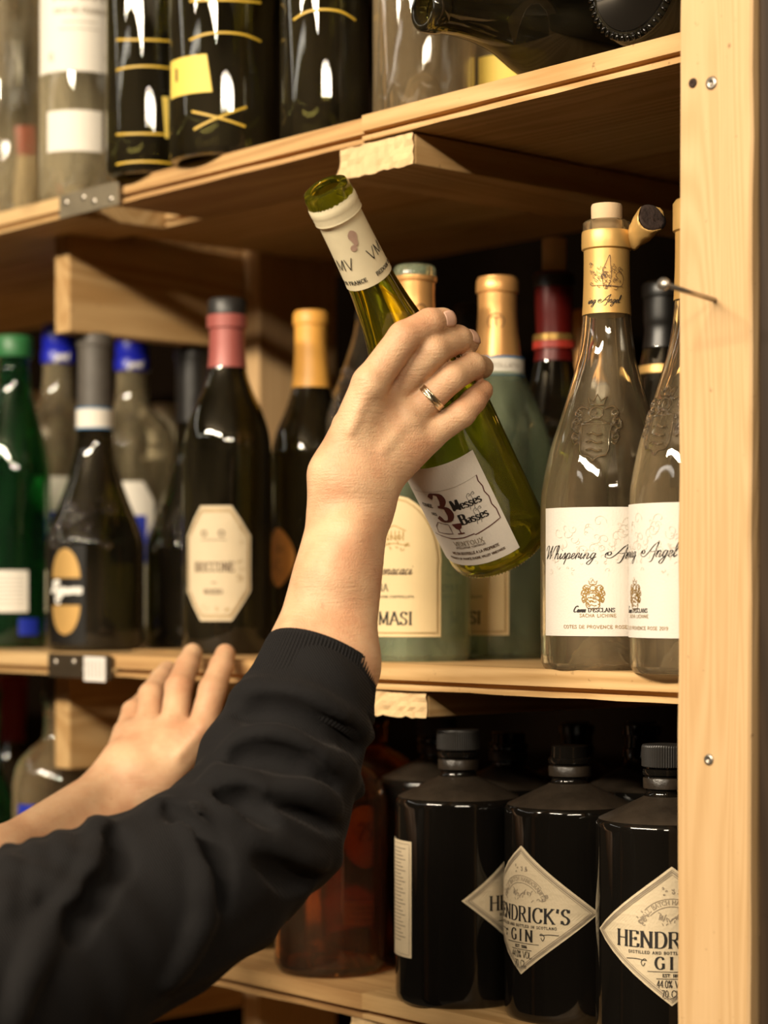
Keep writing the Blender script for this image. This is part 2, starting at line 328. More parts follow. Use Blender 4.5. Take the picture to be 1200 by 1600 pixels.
# joined-up script, slanted by the writer; x-height .42
Sg = {
'W': (.92, '~-.12,.62 -.1,.82 .02,.98 .14,.9 .12,.45 .1,.02|~.1,.02 .3,.45 .5,.98|~.5,.98 .46,.5 .42,.02|~.42,.02 .62,.45 .78,.9 .95,.98'),
'A': (.60, '~-.55,.42 -.5,.25 -.38,.24 -.32,.36 -.42,.46 -.62,.36 -.6,.12 -.3,.05 .0,.3 .3,.75 .6,1.02|~.6,1.02 .52,.5 .46,.0 .36,-.25 .2,-.28|~.05,.38 .3,.36 .62,.42'),
'h': (.42, '~0,.06 .16,.5 .2,.9 .1,.95 .06,.5 .02,0|~.04,.16 .18,.42 .27,.34 .25,.08 .3,.02 .44,.16'), 'i': (.24, '~0,.1 .1,.42 .07,.1 .12,.01 .25,.16|.12,.6 .14,.64'),
's': (.26, '~0,.08 .16,.46 .2,.2 .14,.02 .02,.06|~.14,.02 .2,.03 .28,.16'), 'p': (.4, '~0,.1 .12,.42 .06,0 0,-.38|~.05,.2 .2,.44 .3,.3 .22,.04 .06,.06|~.22,.04 .3,.04 .42,.16'),
'e': (.3, '~0,.1 .2,.26 .2,.42 .08,.38 .05,.14 .14,.0 .32,.16'), 'r': (.3, '~0,.1 .1,.42 .05,0|~.06,.2 .16,.42 .24,.38 .22,.1 .32,.14'), 'n': (.44, '~0,.1 .1,.42 .05,0|~.06,.18 .2,.43 .3,.34 .26,.08 .31,.01 .46,.16'),
'g': (.38, '~.28,.38 .14,.43 .04,.22 .1,.02 .22,.12 .3,.42 .22,-.1 .08,-.4 -.08,-.3 .1,-.06 .4,.16'), 'l': (.24, '~0,.08 .16,.55 .19,.92 .1,.9 .05,.4 .1,.01 .26,.16'), 'a': (.42, '~.28,.36 .14,.43 .04,.2 .1,.01 .22,.14 .3,.42 .26,.08 .31,.01 .44,.16'),
'm': (.62, '~0,.1 .1,.42 .05,0|~.06,.18 .18,.43 .26,.34 .23,0|~.24,.18 .36,.43 .44,.34 .42,.08 .48,.01 .64,.16'), 'c': (.3, '~.22,.36 .12,.42 .03,.2 .1,.0 .32,.16'), 't': (.26, '~0,.1 .14,.7 .08,.1 .14,.01 .28,.16|.02,.45 .26,.47'),
'u': (.44, '~0,.1 .1,.42 .06,.1 .14,.0 .28,.3|~.3,.42 .26,.08 .31,.01 .46,.16'), 'v': (.36, '~0,.1 .1,.42 .12,.02 .26,.3 .26,.42 .38,.4'), 'o': (.34, '~.16,.42 .04,.22 .12,0 .26,.16 .18,.42 .36,.34'), 'd': (.42, '~.28,.36 .14,.43 .04,.2 .1,.01 .22,.14 .34,.95 .26,.08 .31,.01 .44,.16'),
'C': (.6, '~.52,.8 .45,.98 .2,.85 .05,.4 .18,.02 .5,.12'), 'R': (.66, '~.05,.0 .15,.6 .2,1.0|~-.05,.8 .2,1 .5,.98 .5,.7 .2,.55 .35,.3 .66,.05'), 'L': (.6, '~.5,.85 .3,1 .25,.6 .12,.1 -.05,.05 .2,.12 .55,.02'), 'B': (.7, '~.05,.0 .15,.6 .2,1.0|~-.05,.8 .2,1 .5,.98 .45,.6 .2,.55|~.2,.55 .55,.5 .5,.1 .2,.0 0,.1'), ' ': (.34, ''),
}
class Ink:
    """collects pen strokes in label coordinates (s to the right, z up, metres)"""
    def __init__(self): self.q = []
    def line(self, pts, wd, thin=None, smooth=False, n=6):
        if smooth: pts = catmull(pts, n)
        self.q.append(([tuple(p) for p in pts], wd, wd if thin is None else thin)); return self
    def loop(self, pts, wd, smooth=False):
        return self.line(list(pts) + [pts[0]], wd, smooth=smooth)
    def oval(self, cx, cz, a, b, wd, n=28, a0=0, a1=2 * PI):
        return self.line([(cx + a * math.cos(a0 + (a1 - a0) * k / n), cz + b * math.sin(a0 + (a1 - a0) * k / n)) for k in range(n + 1)], wd)
    def fill(self, pts): self.q.append((list(pts), None, None)); return self
    def width(self, s, h, sp=0.0, style='serif', xs=1.0):
        T = Sg if style == 'script' else G
        return sum((T.get(c, T[' '])[0] * xs + sp) * h for c in s) - sp * h
    def text(self, s, x, z, h, style='serif', align='c', thick=.15, thin=.05, sp=.06, slant=0.0, xs=1.0, arc=None):
        T = Sg if style == 'script' else G
        if style == 'script': slant = slant or .34
        W = self.width(s, h, sp if style != 'script' else 0, style, xs)
        x0 = x - (W / 2 if align == 'c' else W if align == 'r' else 0)
        for c in s:
            adv, st = T.get(c, T[' '])
            for q in st.split('|'):
                if not q: continue
                sm = q[0] == '~'; pts = [tuple(map(float, t.split(','))) for t in q.lstrip('~').split()]
                ser = []
                if style == 'serif' and not sm:
                    for (ax, az), (bx, bz) in ((pts[0], pts[-1]), (pts[-1], pts[0])):
                        if abs(bz - az) > .5 and (abs(az) < .02 or abs(az - 1) < .02): ser.append([(ax - .13, az), (ax + .13, az)])
                if sm: pts = catmull(pts, 5)
                for pp, tk, tn in [(pts, thick, thin)] + [(s_, thin, thin) for s_ in ser]:
                    g = []
                    for a, b_ in pp:
                        gx = x0 + (a * xs + slant * b_) * h; gz = z + b_ * h
                        if arc:   # (cx, cz, radius): bend the baseline into an arch
                            th = (gx - arc[0]) / arc[2]; rr = arc[2] + (gz - z)
                            gx = arc[0] + rr * math.sin(th); gz = arc[1] + rr * math.cos(th)
                        g.append((gx, gz))
                    self.q.append((g, tk * h, tn * h))
            x0 += (adv * xs + (sp if style != 'script' else 0)) * h
        return self
    def scrolls(self, cx, cz, wx, wz, n, wd, seed):
        r = random.Random(seed)
        for _ in range(n):
            x = cx + r.uniform(-wx, wx); z = cz + r.uniform(-wz, wz); R0 = r.uniform(.12, .34) * min(wx, wz) * 1.3
            a0 = r.uniform(0, 2 * PI); tw = r.choice((-1, 1)) * r.uniform(3.0, 7.0)
            self.line([(x + R0 * (1 - k / 15) * math.cos(a0 + tw * k / 14), z + R0 * (1 - k / 15) * math.sin(a0 + tw * k / 14)) for k in range(15)], wd)
        return self
    def build(self, name, mp, mat, parent, maxseg=0.0025):
        V, Fc = [], []
        for pts, wd, thin in self.q:
            if wd is None:
                cx = sum(p[0] for p in pts) / len(pts); cz = sum(p[1] for p in pts) / len(pts)
                b0 = len(V); V.append(mp(cx, cz)); V += [mp(*p) for p in pts]
                Fc += [(b0, b0 + 1 + k, b0 + 1 + (k + 1) % len(pts)) for k in range(len(pts))]; continue
            pp = [np.array(pts[0])]
            for p in pts[1:]:
                p = np.array(p); d = np.linalg.norm(p - pp[-1])
                if d < 1e-7: continue
                k = max(1, int(d / maxseg)); a = pp[-1]
                for j in range(1, k + 1): pp.append(a + (p - a) * j / k)
            if len(pp) < 2: continue
            pp = np.array(pp); T_ = np.gradient(pp, axis=0); T_ /= (np.linalg.norm(T_, axis=1)[:, None] + 1e-12)
            Nn = np.stack([-T_[:, 1], T_[:, 0]], 1); wv = (thin + (wd - thin) * np.abs(T_[:, 1]) ** 1.6) / 2
            L_ = pp + Nn * wv[:, None]; R_ = pp - Nn * wv[:, None]; b0 = len(V)
            for l, r_ in zip(L_, R_): V.append(mp(*l)); V.append(mp(*r_))
            Fc += [(b0 + 2 * k, b0 + 2 * k + 1, b0 + 2 * k + 3, b0 + 2 * k + 2) for k in range(len(pp) - 1)]
        return mesh_obj(name, V, Fc, mat, parent, smooth=False)

def on_profile(prof, a0, z0, off=0.0006):
    """map label coordinates onto a lathed surface; a0 = angle of the label centre"""
    zs = np.array([p[1] for p in prof]); rs = np.array([p[0] for p in prof])
    i = np.argsort(zs); zs, rs = zs[i], rs[i]
    def f(s, z):
        r = float(np.interp(z0 + z, zs, rs)) + off
        a = a0 + s / r
        return (r * math.cos(a), r * math.sin(a), z0 + z)
    return f
def on_cyl(R, a0, z0, off=0.0006):
    def f(s, z):
        a = a0 + s / R
        return ((R + off) * math.cos(a), (R + off) * math.sin(a), z0 + z)
    return f
def label_patch(name, mp_off, zlist, bounds, mat, parent, cols=26, th=0.00022):
    """paper label: bounds(z) -> (s0, s1); mp_off(off) -> mapping at that height off the glass"""
    o_, i_ = mp_off(0.0004 + th), mp_off(0.00035)
    V = []; rows = len(zlist)
    for f in (o_, i_):
        for z in zlist:
            s0, s1 = bounds(z)
            for k in range(cols + 1): V.append(f(s0 + (s1 - s0) * k / cols, z))
    n = cols + 1; B = rows * n; Fc = []
    for j in range(rows - 1):
        for k in range(cols):
            a = j * n + k; Fc.append((a, a + 1, a + n + 1, a + n)); Fc.append((B + a, B + a + n, B + a + n + 1, B + a + 1))
    for k in range(cols):
        Fc.append((k, B + k, B + k + 1, k + 1)); a = (rows - 1) * n + k; Fc.append((a, a + 1, B + a + 1, B + a))
    for j in range(rows - 1):
        a = j * n; Fc.append((a, a + n, B + a + n, B + a)); a = j * n + cols; Fc.append((a, B + a, B + a + n, a + n))
    return mesh_obj(name, V, Fc, mat, parent, smooth=False)
def lin(a, b, n): return [a + (b - a) * k / (n - 1) for k in range(n)]

# ------------------------------------------------------------------ bottles
def full_profile(outer, t=0.0028, punt=0.02, lip_in=None, inner=True):
    """outer (r, z) from the base edge to the top of the lip -> closed solid of revolution with punt and hollow"""
    R0 = outer[0][0]
    base = [(0, punt), (R0 * .35, punt * .8), (R0 * .7, punt * .25), (R0 * .92, 0.0006)]
    if not inner:
        return base + list(outer) + [(outer[-1][0] * .5, outer[-1][1]), (0, outer[-1][1])]
    top = outer[-1]
    rin = lip_in or (top[0] - .0045)
    ins = []
    pts = np.array(outer); 
    T_ = np.gradient(pts, axis=0); T_ /= (np.linalg.norm(T_, axis=1)[:, None] + 1e-9)
    for (r, z), (tr, tz) in list(zip(outer, T_))[::-1]:
        ir, iz = r - tz * t, z + tr * t
        if z > top[1] - .02: ir = rin
        if iz < .0045: continue
        ins.append((max(.002, min(ir, r - .0015)), iz))
    ins2 = [ins[0]]
    for p in ins[1:]:
        if p[1] < ins2[-1][1] - 1e-4: ins2.append(p)
    zb = ins2[-1][1]
    inner_b = [(R0 * .8, max(.0045, zb - .003) if zb > .006 else .0045), (R0 * .6, punt * .35 + .004), (R0 * .32, punt * .85 + .004), (0, punt + .004)]
    return base + list(outer) + [(top[0] - .0015, top[1] + .0008), (rin + .001, top[1] + .0006)] + ins2 + inner_b
def smooth_outer(ctrl, n=5):
    """ctrl: base-edge points then shoulder control points"""
    return [(max(.001, r), z) for r, z in catmull(ctrl, n)]
def wine_outer(R, body, sh, neck, H, lipr=None):
    """sh: list of (r, z) shoulder points between body top and neck"""
    lipr = lipr or neck + .0012
    c = [(R - .006, 0.0), (R - .002, .0015), (R, .006)]
    up = [(R, .02), (R, body * .5), (R, body)] + sh + [(neck, H - .028), (neck, H - .012)]
    s = smooth_outer(up, 6)
    return c + s[1:] + [(lipr, H - .0115), (lipr + .0003, H - .009), (lipr, H - .002), (lipr - .0012, H)]
def capsule_prof(outer, z0, z1, off=0.0004, top=True, ridge=True):
    """foil sleeve that follows the neck from z0 to z1"""
    zs = [p[1] for p in outer]; rs = [p[0] for p in outer]
    def R(z):
        # largest radius near z, sampled on the outer profile
        return float(np.interp(z, zs, rs))
    zl = sorted(set([z0] + [z for z in zs if z0 < z < z1] + [z1]))
    pr = [(R(z0) - .0003, z0)] + [(R(z) + off, z) for z in zl]
    if top: pr += [(pr[-1][0] - .0012, z1 + .0006), (0, z1 + .0008)]
    else: pr += [(pr[-1][0] - off - .0003, z1)]
    return pr
def make_bottle(kind, label, cat, loc, outer, gmat, group=None, punt=.02, t=.0028, inner=True, face=True, seg=64, glassname='glass_body'):
    th = face_angle(loc[0], loc[1]) if face else 0
    b = thing(kind, label, cat, loc, th, group)
    lathe(glassname, full_profile(outer, t, punt, inner=inner), gmat, b, seg)
    return b
MID, TOP, LOW = 1.5 - .050, 1.5 + .347, 1.5 - .290
def at(px, Y, z): x, y = XY(px, Y); return (x, y, z)
def ring_part(name, prof, mat, b, seg=48): return lathe(name, prof, mat, b, seg)
def emboss(name, ink, mp0, mat, parent, r=.0007, maxseg=.003):
    """raised glass relief: strokes become thin round beads"""
    V, Fc = [], []
    for pts, wd, _ in ink.q:
        if wd is None: continue
        pp = [np.array(mp0(*p)) for p in pts]
        if len(pp) < 2: continue
        pp = np.array(pp); T_ = np.gradient(pp, axis=0); T_ /= (np.linalg.norm(T_, axis=1)[:, None] + 1e-12)
        n = 6; b0 = len(V)
        for p, t in zip(pp, T_):
            out = np.array([p[0], p[1], 0.0]); out /= (np.linalg.norm(out) + 1e-9)
            s = np.cross(t, out); s /= (np.linalg.norm(s) + 1e-9); o2 = np.cross(s, t)
            for k in range(n):
                a = 2 * PI * k / n; V.append(tuple(p + s * math.cos(a) * wd / 2 + o2 * math.sin(a) * r))
        for j in range(len(pp) - 1):
            for k in range(n):
                k2 = (k + 1) % n; Fc.append((b0 + j * n + k, b0 + j * n + k2, b0 + (j + 1) * n + k2, b0 + (j + 1) * n + k))
        Fc.append(tuple(b0 + k for k in range(n))[::-1]); Fc.append(tuple(b0 + (len(pp) - 1) * n + k for k in range(n)))
    return mesh_obj(name, V, Fc, mat, parent, True)
def crest(cx, cz, k):
    """coat of arms: shield, crown, helmet and mantling, drawn in strokes"""
    i = Ink(); w = .0016 * k
    S = lambda L: [(cx + x * k, cz + z * k) for x, z in L]
    i.line(S([(-.011, .006), (-.011, -.014), (-.009, -.018), (-.003, -.019), (0, -.022), (.003, -.019), (.009, -.018), (.011, -.014), (.011, .006), (-.011, .006)]), w)
    for z in (-.002, -.008, -.014): i.line(S([(-.006, z), (-.002, z + .0012), (.002, z - .0008), (.006, z)]), w)
    i.line(S([(-.009, .006), (0, .011), (.009, .006)]), w)
    i.oval(cx, cz + .014 * k, .005 * k, .0045 * k, w)
    i.line(S([(-.005, .02), (-.007, .026), (-.003, .023), (0, .028), (.003, .023), (.007, .026), (.005, .02), (-.005, .02)]), w)
    for sg in (-1, 1):
        i.line(S([(sg * .006, .017), (sg * .012, .019), (sg * .016, .015), (sg * .013, .012), (sg * .018, .009), (sg * .019, .003), (sg * .015, .001), (sg * .018, -.003), (sg * .016, -.009), (sg * .013, -.008)]), w, smooth=True, n=4)
        for q in range(4):
            i.oval(cx + sg * (.014 + .0015 * (q % 2)) * k, cz + (.014 - .006 * q) * k, .0026 * k, .0026 * k, w * .8, 10)
    return i
def bumps(n, seed, z0, z1, wid, size=.0022):
    """moulded relief ornament on a shoulder: vine-like beads and curls"""
    i = Ink(); r = random.Random(seed)
    for _ in range(n):
        x = r.uniform(-wid, wid); z = r.uniform(z0, z1); a = size * r.uniform(.5, 1.3)
        i.oval(x, z, a, a * r.uniform(.6, 1), size * .55, 9, 0, r.choice((PI * 1.2, 2 * PI)))
    return i

# ------------------------------------------------------------------ the room
M['floor'] = plain('concrete_floor', (0.06, 0.048, 0.036), 0.7, bump=0.5, scale=20, var=0.2)
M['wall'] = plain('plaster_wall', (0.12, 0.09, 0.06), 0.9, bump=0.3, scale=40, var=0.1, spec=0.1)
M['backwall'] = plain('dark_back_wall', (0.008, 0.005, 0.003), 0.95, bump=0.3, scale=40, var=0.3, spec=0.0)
M['ceil'] = plain('ceiling_paint', (0.30, 0.25, 0.19), 0.9, var=0.05)
def struct(o): o['kind'] = 'structure'; return o
struct(box('floor', -6.1, 3.1, -4.1, 1.75, -0.1, 0.0, M['floor'], bev=0))
struct(box('ceiling', -6.1, 3.1, -4.1, 1.75, 2.75, 2.85, M['ceil'], bev=0))
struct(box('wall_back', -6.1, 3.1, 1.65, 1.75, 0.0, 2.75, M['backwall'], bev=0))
struct(box('wall_front', -6.1, 3.1, -4.1, -4.0, 0.0, 2.75, M['wall'], bev=0))
struct(box('wall_left', -6.1, -6.0, -4.0, 1.65, 0.0, 2.75, M['wall'], bev=0))
struct(box('wall_right', 3.0, 3.1, -4.0, 1.65, 0.0, 2.75, M['wall'], bev=0))

# ------------------------------------------------------------------ the wooden rack
rack = thing('bottle_rack', 'pine rack of tongue-and-groove shelves filled with bottles, standing against the wall', 'shelf', (-1.2, 1.15, 0))
RK = Vector((-1.2, 1.15, 0))
def rbox(name, x0, x1, y0, y1, z0, z1, mat, bev=0.0012):
    o = box(name, x0 - RK.x, x1 - RK.x, y0 - RK.y, y1 - RK.y, z0, z1, mat, rack, bev); return o
def groove_board(x0, x1, y0, y1, z1, mat, seed):
    """tongue-and-groove board: groove along the front edge, tongue at the back"""
    z0 = z1 - .0185
    sec = [(y0, z1), (y0, z1 - .0115), (y0 + .007, z1 - .0115), (y0 + .007, z1 - .0150), (y0 + .0005, z1 - .0150), (y0 + .0005, z0),
           (y1 - .001, z0), (y1 - .001, z1 - .0155), (y1 + .0045, z1 - .0152), (y1 + .0045, z1 - .0118), (y1 - .001, z1 - .0115), (y1 - .001, z1)]
    V = []; r = random.Random(seed); nx = 14
    for k in range(nx + 1):
        x = x0 + (x1 - x0) * k / nx
        for j, (y, z) in enumerate(sec):
            wob = r.uniform(-.0004, .0004) if j in (4, 5) else 0
            V.append((x - RK.x, y - RK.y + wob, z + wob))
    n = len(sec); Fc = []
    for k in range(nx):
        for j in range(n):
            j2 = (j + 1) % n; Fc.append((k * n + j, k * n + j2, (k + 1) * n + j2, (k + 1) * n + j))
    Fc.append(tuple(range(n))[::-1]); Fc.append(tuple(nx * n + j for j in range(n)))
    o = mesh_obj('shelf_board', V, Fc, mat, rack, smooth=False)
    bm = bmesh.new(); bm.from_mesh(o.data); bmesh.ops.recalc_face_normals(bm, faces=bm.faces)
    bm.to_mesh(o.data); bm.free(); return o
wv = [wood('pine_board_%s' % n, 'X', c1, c2, seed=s) for n, c1, c2, s in (('honey', (0.74, 0.49, 0.235), (0.47, 0.27, 0.10), 3.1), ('pale', (0.76, 0.54, 0.28), (0.50, 0.30, 0.12), 7.7), ('amber', (0.68, 0.43, 0.19), (0.42, 0.23, 0.09), 11.9))]
sd = 0
for zt in (TOP, MID, LOW, LOW - .36, TOP + .40):
    for row, (y0, y1) in enumerate(((1.0, 1.098), (1.098, 1.196), (1.196, 1.294), (1.294, 1.392))):
        for (x0, x1, dz) in ((-3.0, -1.545, -.001), (-1.49, -1.1625, 0), (-1.162, -.70, .0012)):
            if row: x0, x1 = {(-3.0): (-3.0, -1.631), (-1.49): (-1.602, -1.1625), (-1.162): (-1.162, -.775)}[x0]
            if row == 3: x0 = {-3.0: -3.0, -1.602: -1.602, -1.162: -1.162}[x0]
            if row == 0 and x1 == -.70: x1 = -.775
            sd += 1
            groove_board(x0, x1, y0 + (0.0025 if x0 == -1.49 and not row else 0), y1, zt + dz, wv[(sd * 7 + row) % 3], sd)
# battens under the shelves, running front to back, rough sawn ends to the front
def batten(x0, x1, y0, y1, z0, z1):
    o = rbox('batten', x0, x1, y0, y1, z0, z1, M['wood_y'], .001)
    bm = bmesh.new(); r = random.Random(int(x0 * 1000 + z0 * 77))
    nx, nz = 16, 5; g = [[bm.verts.new((x0 - RK.x + (x1 - x0) * i / nx + (r.uniform(-.002, .004) if i == 0 else 0), y0 - RK.y - .0012 - r.uniform(0, .0022), z0 + (z1 - z0) * j / nz + (r.uniform(-.0015, .0005) if j == 0 else 0))) for i in range(nx + 1)] for j in range(nz + 1)]
    for j in range(nz):
        for i in range(nx): bm.faces.new((g[j][i], g[j][i + 1], g[j + 1][i + 1], g[j + 1][i]))
    me = bpy.data.meshes.new('sawn_end'); bm.to_mesh(me); bm.free(); me.materials.append(M['wood_end'])
    link(bpy.data.objects.new('sawn_end', me), o); return o
batten(-1.194, -1.111, 1.006, 1.388, TOP - .0185 - .0225, TOP - .0188)
batten(-1.180, -1.097, 1.006, 1.388, MID - .0185 - .0175, MID - .0188)
batten(-1.180, -1.097, 1.006, 1.388, LOW - .0185 - .0200, LOW - .0188)
# braces on edge and rear uprights of the left frame
for zt in (TOP, MID, LOW):
    rbox('brace', -1.651, -1.627, 1.05, 1.249, zt - .0185 - .0895, zt - .0188, M['wood_y'], .0015)
rbox('rear_upright', -1.629, -1.604, 1.25, 1.347, 0.0, 2.3, M['wood_z'], .0015)
rbox('rear_upright', -.80, -.775, 1.400, 1.475, 0.0, 2.3, M['wood_z'], .0015)
rbox('rear_upright', -2.9, -2.875, 1.400, 1.475, 0.0, 2.3, M['wood_z'], .0015)
# front post at the right, nailed over the shelf fronts
def post_mesh():
    x0, x1, y0, y1 = -.829, -.7748, .962, .984
    V = []; nz = 60; r = random.Random(4)
    for k in range(nz + 1):
        z = 2.3 * k / nz; a = .0011 * max(0, (z - 1.45)) / .4; q = r.uniform(-.0005, .0005); q2 = r.uniform(-.0006, .0006)
        for x, y in ((x0 + q + .001, y0), (x1 + q2 - .0015, y0), (x1 + q2, y0 + .0015), (x1 + q2, y1), (x0 + q, y1), (x0 + q, y0 + .001)):
            V.append((x + (a * 2) - RK.x - .0008, y - RK.y, z))
    n = 6; Fc = []
    for k in range(nz):
        for j in range(n): j2 = (j + 1) % n; Fc.append((k * n + j, k * n + j2, (k + 1) * n + j2, (k + 1) * n + j))
    Fc.append(tuple(range(n))[::-1]); Fc.append(tuple(nz * n + j for j in range(n)))
    return mesh_obj('front_post', V, Fc, M['wood_z'], rack, smooth=False)
post = post_mesh()
rbox('shade_panel', -.7725, -.30, .9665, 1.35, 0, 2.3, M['wood_shade'], .002)  # added panel, its dark colour stands for shade right of the post
# screws and nail in the post
def on_post(px, py, Y=.962):
    x, y = XY(px, Y); d = (Vector((x, y, 0)) - Vector((CAM.x, CAM.y, 0))).dot(FW)
    return Vector((x, y, 1.5 + (930 - py) / F * d))
def screw(px, py, mat, r=.0035):
    p = on_post(px, py) - RK
    V, Fc = lathe_data([(0, .0002), (r * .25, .0002), (r * .3, .0009), (r, .0011), (r * 1.15, .0002), (r * 1.2, -.001)], 18)
    V = [(p.x + a, p.y - c, p.z + b) for a, b, c in V]
    return mesh_obj('screw', V, Fc, mat, post, True)
screw(1112, 130, M['steel'], .0036); screw(1083, 130, M['char'], .0026); screw(1108, 1187, M['steel'], .003)
def tube(name, a, b, r, mat, parent, seg=14, cap=True):
    a, b = Vector(a), Vector(b); d = (b - a); q = d.to_track_quat('Z', 'Y'); V, Fc = lathe_data([(0, 0), (r, 0), (r, d.length), (0, d.length)], seg)
    V = [tuple(a + q @ Vector(v)) for v in V]; return mesh_obj(name, V, Fc, mat, parent, True)
n0 = on_post(1117, 469); n1 = P(1037, 444, (n0 - CAM).dot(FW) - .045)
nl = tube('nail', n0 - RK + (n0 - n1).normalized() * .01, n1 - RK, .0016, M['steel'], post)
dd = (n1 - n0).normalized()
tube('nail_head', n1 - RK - dd * .0006, n1 - RK + dd * .0012, .0036, M['steel'], nl, 20)
# metal joint plates where the front boards of two bays meet
for zt, xa, xb in ((TOP, -1.560, -1.470), (MID, -1.578, -1.482)):
    pl = rbox('joint_plate', xa, xb, .9965, .9995, zt - .021, zt - .0008, M['plate'] if zt == TOP else M['plate_dark'], .0006)
    for fx in (.12, .42, .60, .88):
        p = Vector((xa + (xb - xa) * fx, .9965, zt - .011 + .004 * math.sin(fx * 20))) - RK
        V, Fc = lathe_data([(0, .0012), (.002, .001), (.003, 0)], 14)
        mesh_obj('screw', [(p.x + a, p.y - c, p.z + b) for a, b, c in V], Fc, M['steel'], pl, True)
tg = box('price_tag', -.016, .016, -.0008, .0008, -.0105, .0105, M['tagwhite'], None, .0005)
tx, ty = XY(149, .9945); tg.location = (tx, ty - .0005, MID - .0125)
tag(tg, 'small white tag fixed to the metal plate on the front edge of the middle shelf', 'tag')
ti = Ink()
for k in range(5): ti.line([(-.011 + .0055 * k, -.007), (-.011 + .0055 * k, .007)], .0008)
ti.build('printed_bars', lambda s, z: (s, -.00095, z), M['grayink'], tg)

# ------------------------------------------------------------------ bottles on the middle shelf, right bay
# clear Provence bottle, engraved with a coat of arms
wa_o = [(.0380, 0), (.0425, .0012), (.0448, .005)] + smooth_outer([(.0452, .012), (.0453, .06), (.0453, .108), (.0435, .125), (.0382, .1475), (.0305, .169), (.0240, .190), (.0195, .207), (.0165, .228), (.0152, .250), (.0148, .268), (.0148, .285)], 6) + [(.0158, .286), (.0160, .289), (.0158, .2975), (.0148, .2985)]
wa_o = [(r if r < .03 else .03 + (r - .03) * .915, z) for r, z in wa_o]
def wa_label(b, a0, R=.0440):
    z0, z1 = .0235, .1070
    lb = label_patch('front_label', lambda o: on_cyl(R, a0, 0, o), [z0, .06, z1], lambda z: (-.048, .056), M['paper'], b, 40)
    mp = on_cyl(R, a0, 0, .0009)
    Ink().text('Whispering', -.0465, .0735, .0090, 'script', 'l', thick=.075, thin=.028, xs=1.14).text('Angel', .0060, .0735, .0098, 'script', 'l', thick=.085, thin=.028, xs=1.08).build('title_script', mp, M['ink'], lb)
    i = Ink(); i.scrolls(0, .0855, .042, .012, 60, .0003, 5); i.scrolls(-.02, .066, .026, .006, 12, .0003, 9); i.scrolls(.03, .068, .02, .006, 10, .0003, 11)
    i.build('faint_scrollwork', mp, M['faintink'], lb)
    c = Ink(); q = crest(-.008, .049, .40); c.q += [(p_, .0006, .0005) for p_, _, _ in q.q]
    c.scrolls(-.008, .050, .0055, .0050, 26, .00045, 31); c.scrolls(-.008, .046, .004, .003, 12, .00045, 32)
    c.build('printed_crest', on_cyl(R, a0, 0, .00085), M['goldink'], lb)
    Ink().text('Caves', -.0172, .0390, .0042, 'script', 'c', thick=.2, thin=.08).text("D'ESCLANS", -.0025, .0392, .0026, 'serif', thick=.2, thin=.09).build('estate_name', mp, M['ink'], lb)
    Ink().text('SACHA LICHINE', -.0050, .0358, .0022, 'sans', thick=.14, thin=.10, sp=.16).text('COTES DE PROVENCE ROSE 2019', -.0035, .0285, .0021, 'sans', thick=.15, thin=.12, sp=.12, xs=1.15).build('appellation', mp, M['goldink'], lb)
    return lb
def wa_bottle(px, Y, label, a0, ac, group):
    b = make_bottle('wine_bottle', label, 'bottle', at(px, Y, MID), wa_o, M['clear'], group, punt=.022, t=.0030, seg=72)
    wa_label(b, a0)
    cr = crest(0, 0, .88); cr.scrolls(.0125, .004, .003, .010, 9, .0013, 5); cr.scrolls(-.0125, .004, .003, .010, 9, .0013, 6); cr.scrolls(0, .012, .006, .003, 5, .0012, 7)
    zc = .1565; mp = on_profile(wa_o, ac, zc, .0006)
    emboss('moulded_crest', cr, mp, M['crystal'], b, .0015)
    return b
b = wa_bottle(948, 1.040, 'clear wine bottle with gold foil neck, cork sticking out and torn foil beside it', -.02, -.22, 'clear rosé bottles')
wa1 = b
cap = lathe('foil_capsule', [(p[0] + .0005, p[1]) for p in wa_o if .2360 < p[1] < .2975 and p[1] not in (.285,)][0:0] + [(.0160, .236)] + [(float(np.interp(z, [q[1] for q in wa_o], [q[0] for q in wa_o])) + .0005, z) for z in lin(.2362, .2790, 12)] + [(.0162, .2795), (.0167, .2800), (.0168, .2830), (.0167, .2905), (.0163, .2918), (.0158, .2915)], M['gold'], b)
mpc = on_cyl(.0157, 0, 0, .0006)
ci = Ink().scrolls(-.006, .262, .006, .009, 22, .00032, 3); ci.scrolls(.0045, .260, .005, .008, 20, .00032, 4)
ci.line([(-.002, .253), (-.003, .262), (.0, .270), (.002, .274), (.0025, .268), (.003, .260), (.001, .253)], .0004, smooth=True).line([(.004, .2535), (.010, .254), (.0115, .259), (.009, .263), (.006, .261), (.0075, .258)], .0004, smooth=True).line([(-.011, .2545), (.011, .2535)], .0003)
ci.build('engraved_figure', mpc, M['brownink'], cap)
ci = Ink().text('ing', -.0135, .2425, .0056, 'script', 'l', thick=.10, thin=.05).text('Angel', -.0025, .2425, .0056, 'script', 'l', thick=.10, thin=.05); ci.build('neck_script', mpc, M['ink'], cap)
lathe('cork', [(0, .272), (.0098, .272), (.0100, .2975), (.0103, .300), (.0104, .3085), (.0099, .3100), (0, .3102)], M['cork'], b, 28)
